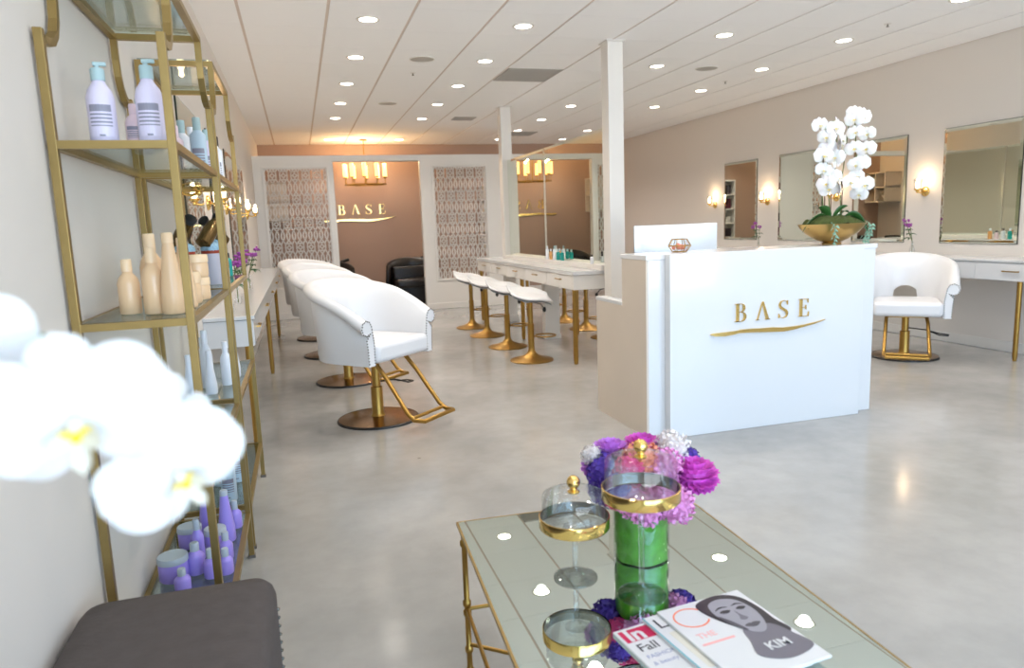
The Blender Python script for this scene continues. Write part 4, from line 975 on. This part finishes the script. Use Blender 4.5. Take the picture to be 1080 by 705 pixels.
P_('portrait_brow',[(.110,-.056),(.128,-.046),(.146,-.052),(.128,-.051)],'ph1',4); P_('portrait_brow',[(.156,-.052),(.172,-.046),(.186,-.056),(.172,-.051)],'ph1',4)
P_('portrait_nose',[(.150,-.07),(.154,-.09),(.160,-.103),(.150,-.108),(.141,-.102),(.147,-.09)],'ph2',4)
P_('portrait_mouth',[(.132,-.127),(.145,-.121),(.151,-.123),(.158,-.121),(.171,-.127),(.152,-.137)],'ph4',4)
text('headline_text','KIM',.034,'paper',m3,.12,-.215,T0+.0018,bold=.0008)
# ------------------------------------------------------------ lights
def light(name,kind,loc,e,col,size=.05,rot=None,**k):
    l=bpy.data.lights.new(name,kind); l.energy=e; l.color=col
    if kind=='AREA': l.size=size
    else: l.shadow_soft_size=size
    for a,v_ in k.items(): setattr(l,a,v_)
    o=bpy.data.objects.new(name,l); C.objects.link(o); o.location=loc
    if rot: o.rotation_euler=rot
    return o
for x,_,_ in rows:
    for j in range(-4,7,1):
        if j==5 and x<3: continue
        light('downlight_glow','SPOT',(x,5.68+1.2192*j,H-.02),44 if j>-3 else 14,(1,.935,.875),.05,spot_size=math.radians(125),spot_blend=.8)
for k in range(0,10,2):
    light('chandelier_glow','POINT',(1.22+.36*cos(2*PI*k/10+.2),13.0+.3*sin(2*PI*k/10+.2),H-.40),9,(1,.62,.30),.015)
for y in (5.96,7.24,8.57,9.87): light('sconce_glow','POINT',(XR-.105,y,1.66),2.2,(1,.70,.42),.015)
for y in (4.05,5.33,6.64,7.94,9.25): light('sconce_glow','POINT',(XL+.105,y,1.70),2.2,(1,.70,.42),.015)
po=light('window_portal','AREA',((XL+XR)/2,YF-.02,1.48),1,(1,1,1),1,rot=(math.radians(90),0,0))
po.data.shape='RECTANGLE'; po.data.size=XR-XL-.5; po.data.size_y=2.4
po.data.cycles.is_portal=True
S.cycles.transparent_max_bounces=32; S.cycles.max_bounces=14
W=bpy.data.worlds.new('sky'); S.world=W; W.use_nodes=True; bg=W.node_tree.nodes['Background']; nt=W.node_tree
tc=nt.nodes.new('ShaderNodeTexCoord'); sx=nt.nodes.new('ShaderNodeSeparateXYZ'); rp=nt.nodes.new('ShaderNodeValToRGB')
rp.color_ramp.elements[0].position=.49; rp.color_ramp.elements[0].color=(.86,.94,1.0,1); rp.color_ramp.elements[1].position=.51; rp.color_ramp.elements[1].color=(.42,.62,.86,1)  # unseen ground in the lower half, set brighter than the sky to light the ceiling
mr=nt.nodes.new('ShaderNodeMapRange'); mr.inputs[1].default_value=-1; mr.inputs[2].default_value=1
nt.links.new(tc.outputs['Generated'],sx.inputs[0]); nt.links.new(sx.outputs['Z'],mr.inputs[0]); nt.links.new(mr.outputs[0],rp.inputs[0]); nt.links.new(rp.outputs[0],bg.inputs[0])
bg.inputs[1].default_value=9.3
# ------------------------------------------------------------ camera
p,r,y=0.1536,-0.0369,0.2851
cy,sy,cp,sp,cr,sr=cos(y),sin(y),cos(p),sin(p),cos(r),sin(r)
Mx=Matrix(((cr,-sr,0),(sr,cr,0),(0,0,1)))@Matrix(((1,0,0),(0,cp,-sp),(0,sp,cp)))@Matrix(((1,0,0),(0,0,-1),(0,1,0)))@Matrix(((cy,-sy,0),(sy,cy,0),(0,0,1)))
R3=Matrix((Mx[0],-Mx[1],-Mx[2])).transposed()
cam=bpy.data.cameras.new('camera'); co=bpy.data.objects.new('camera',cam); C.objects.link(co); S.camera=co
co.matrix_world=Matrix.Translation((0,0,1.35))@R3.to_4x4()
cam.sensor_width=36; cam.lens=747.83/1080*36; cam.clip_start=.02
cam.dof.use_dof=True; cam.dof.focus_distance=3.2; cam.dof.aperture_fstop=3.6
S.view_settings.view_transform='Standard'; S.view_settings.look='None'; S.view_settings.gamma=1; S.view_settings.exposure=.08; S.view_settings.use_curve_mapping=False
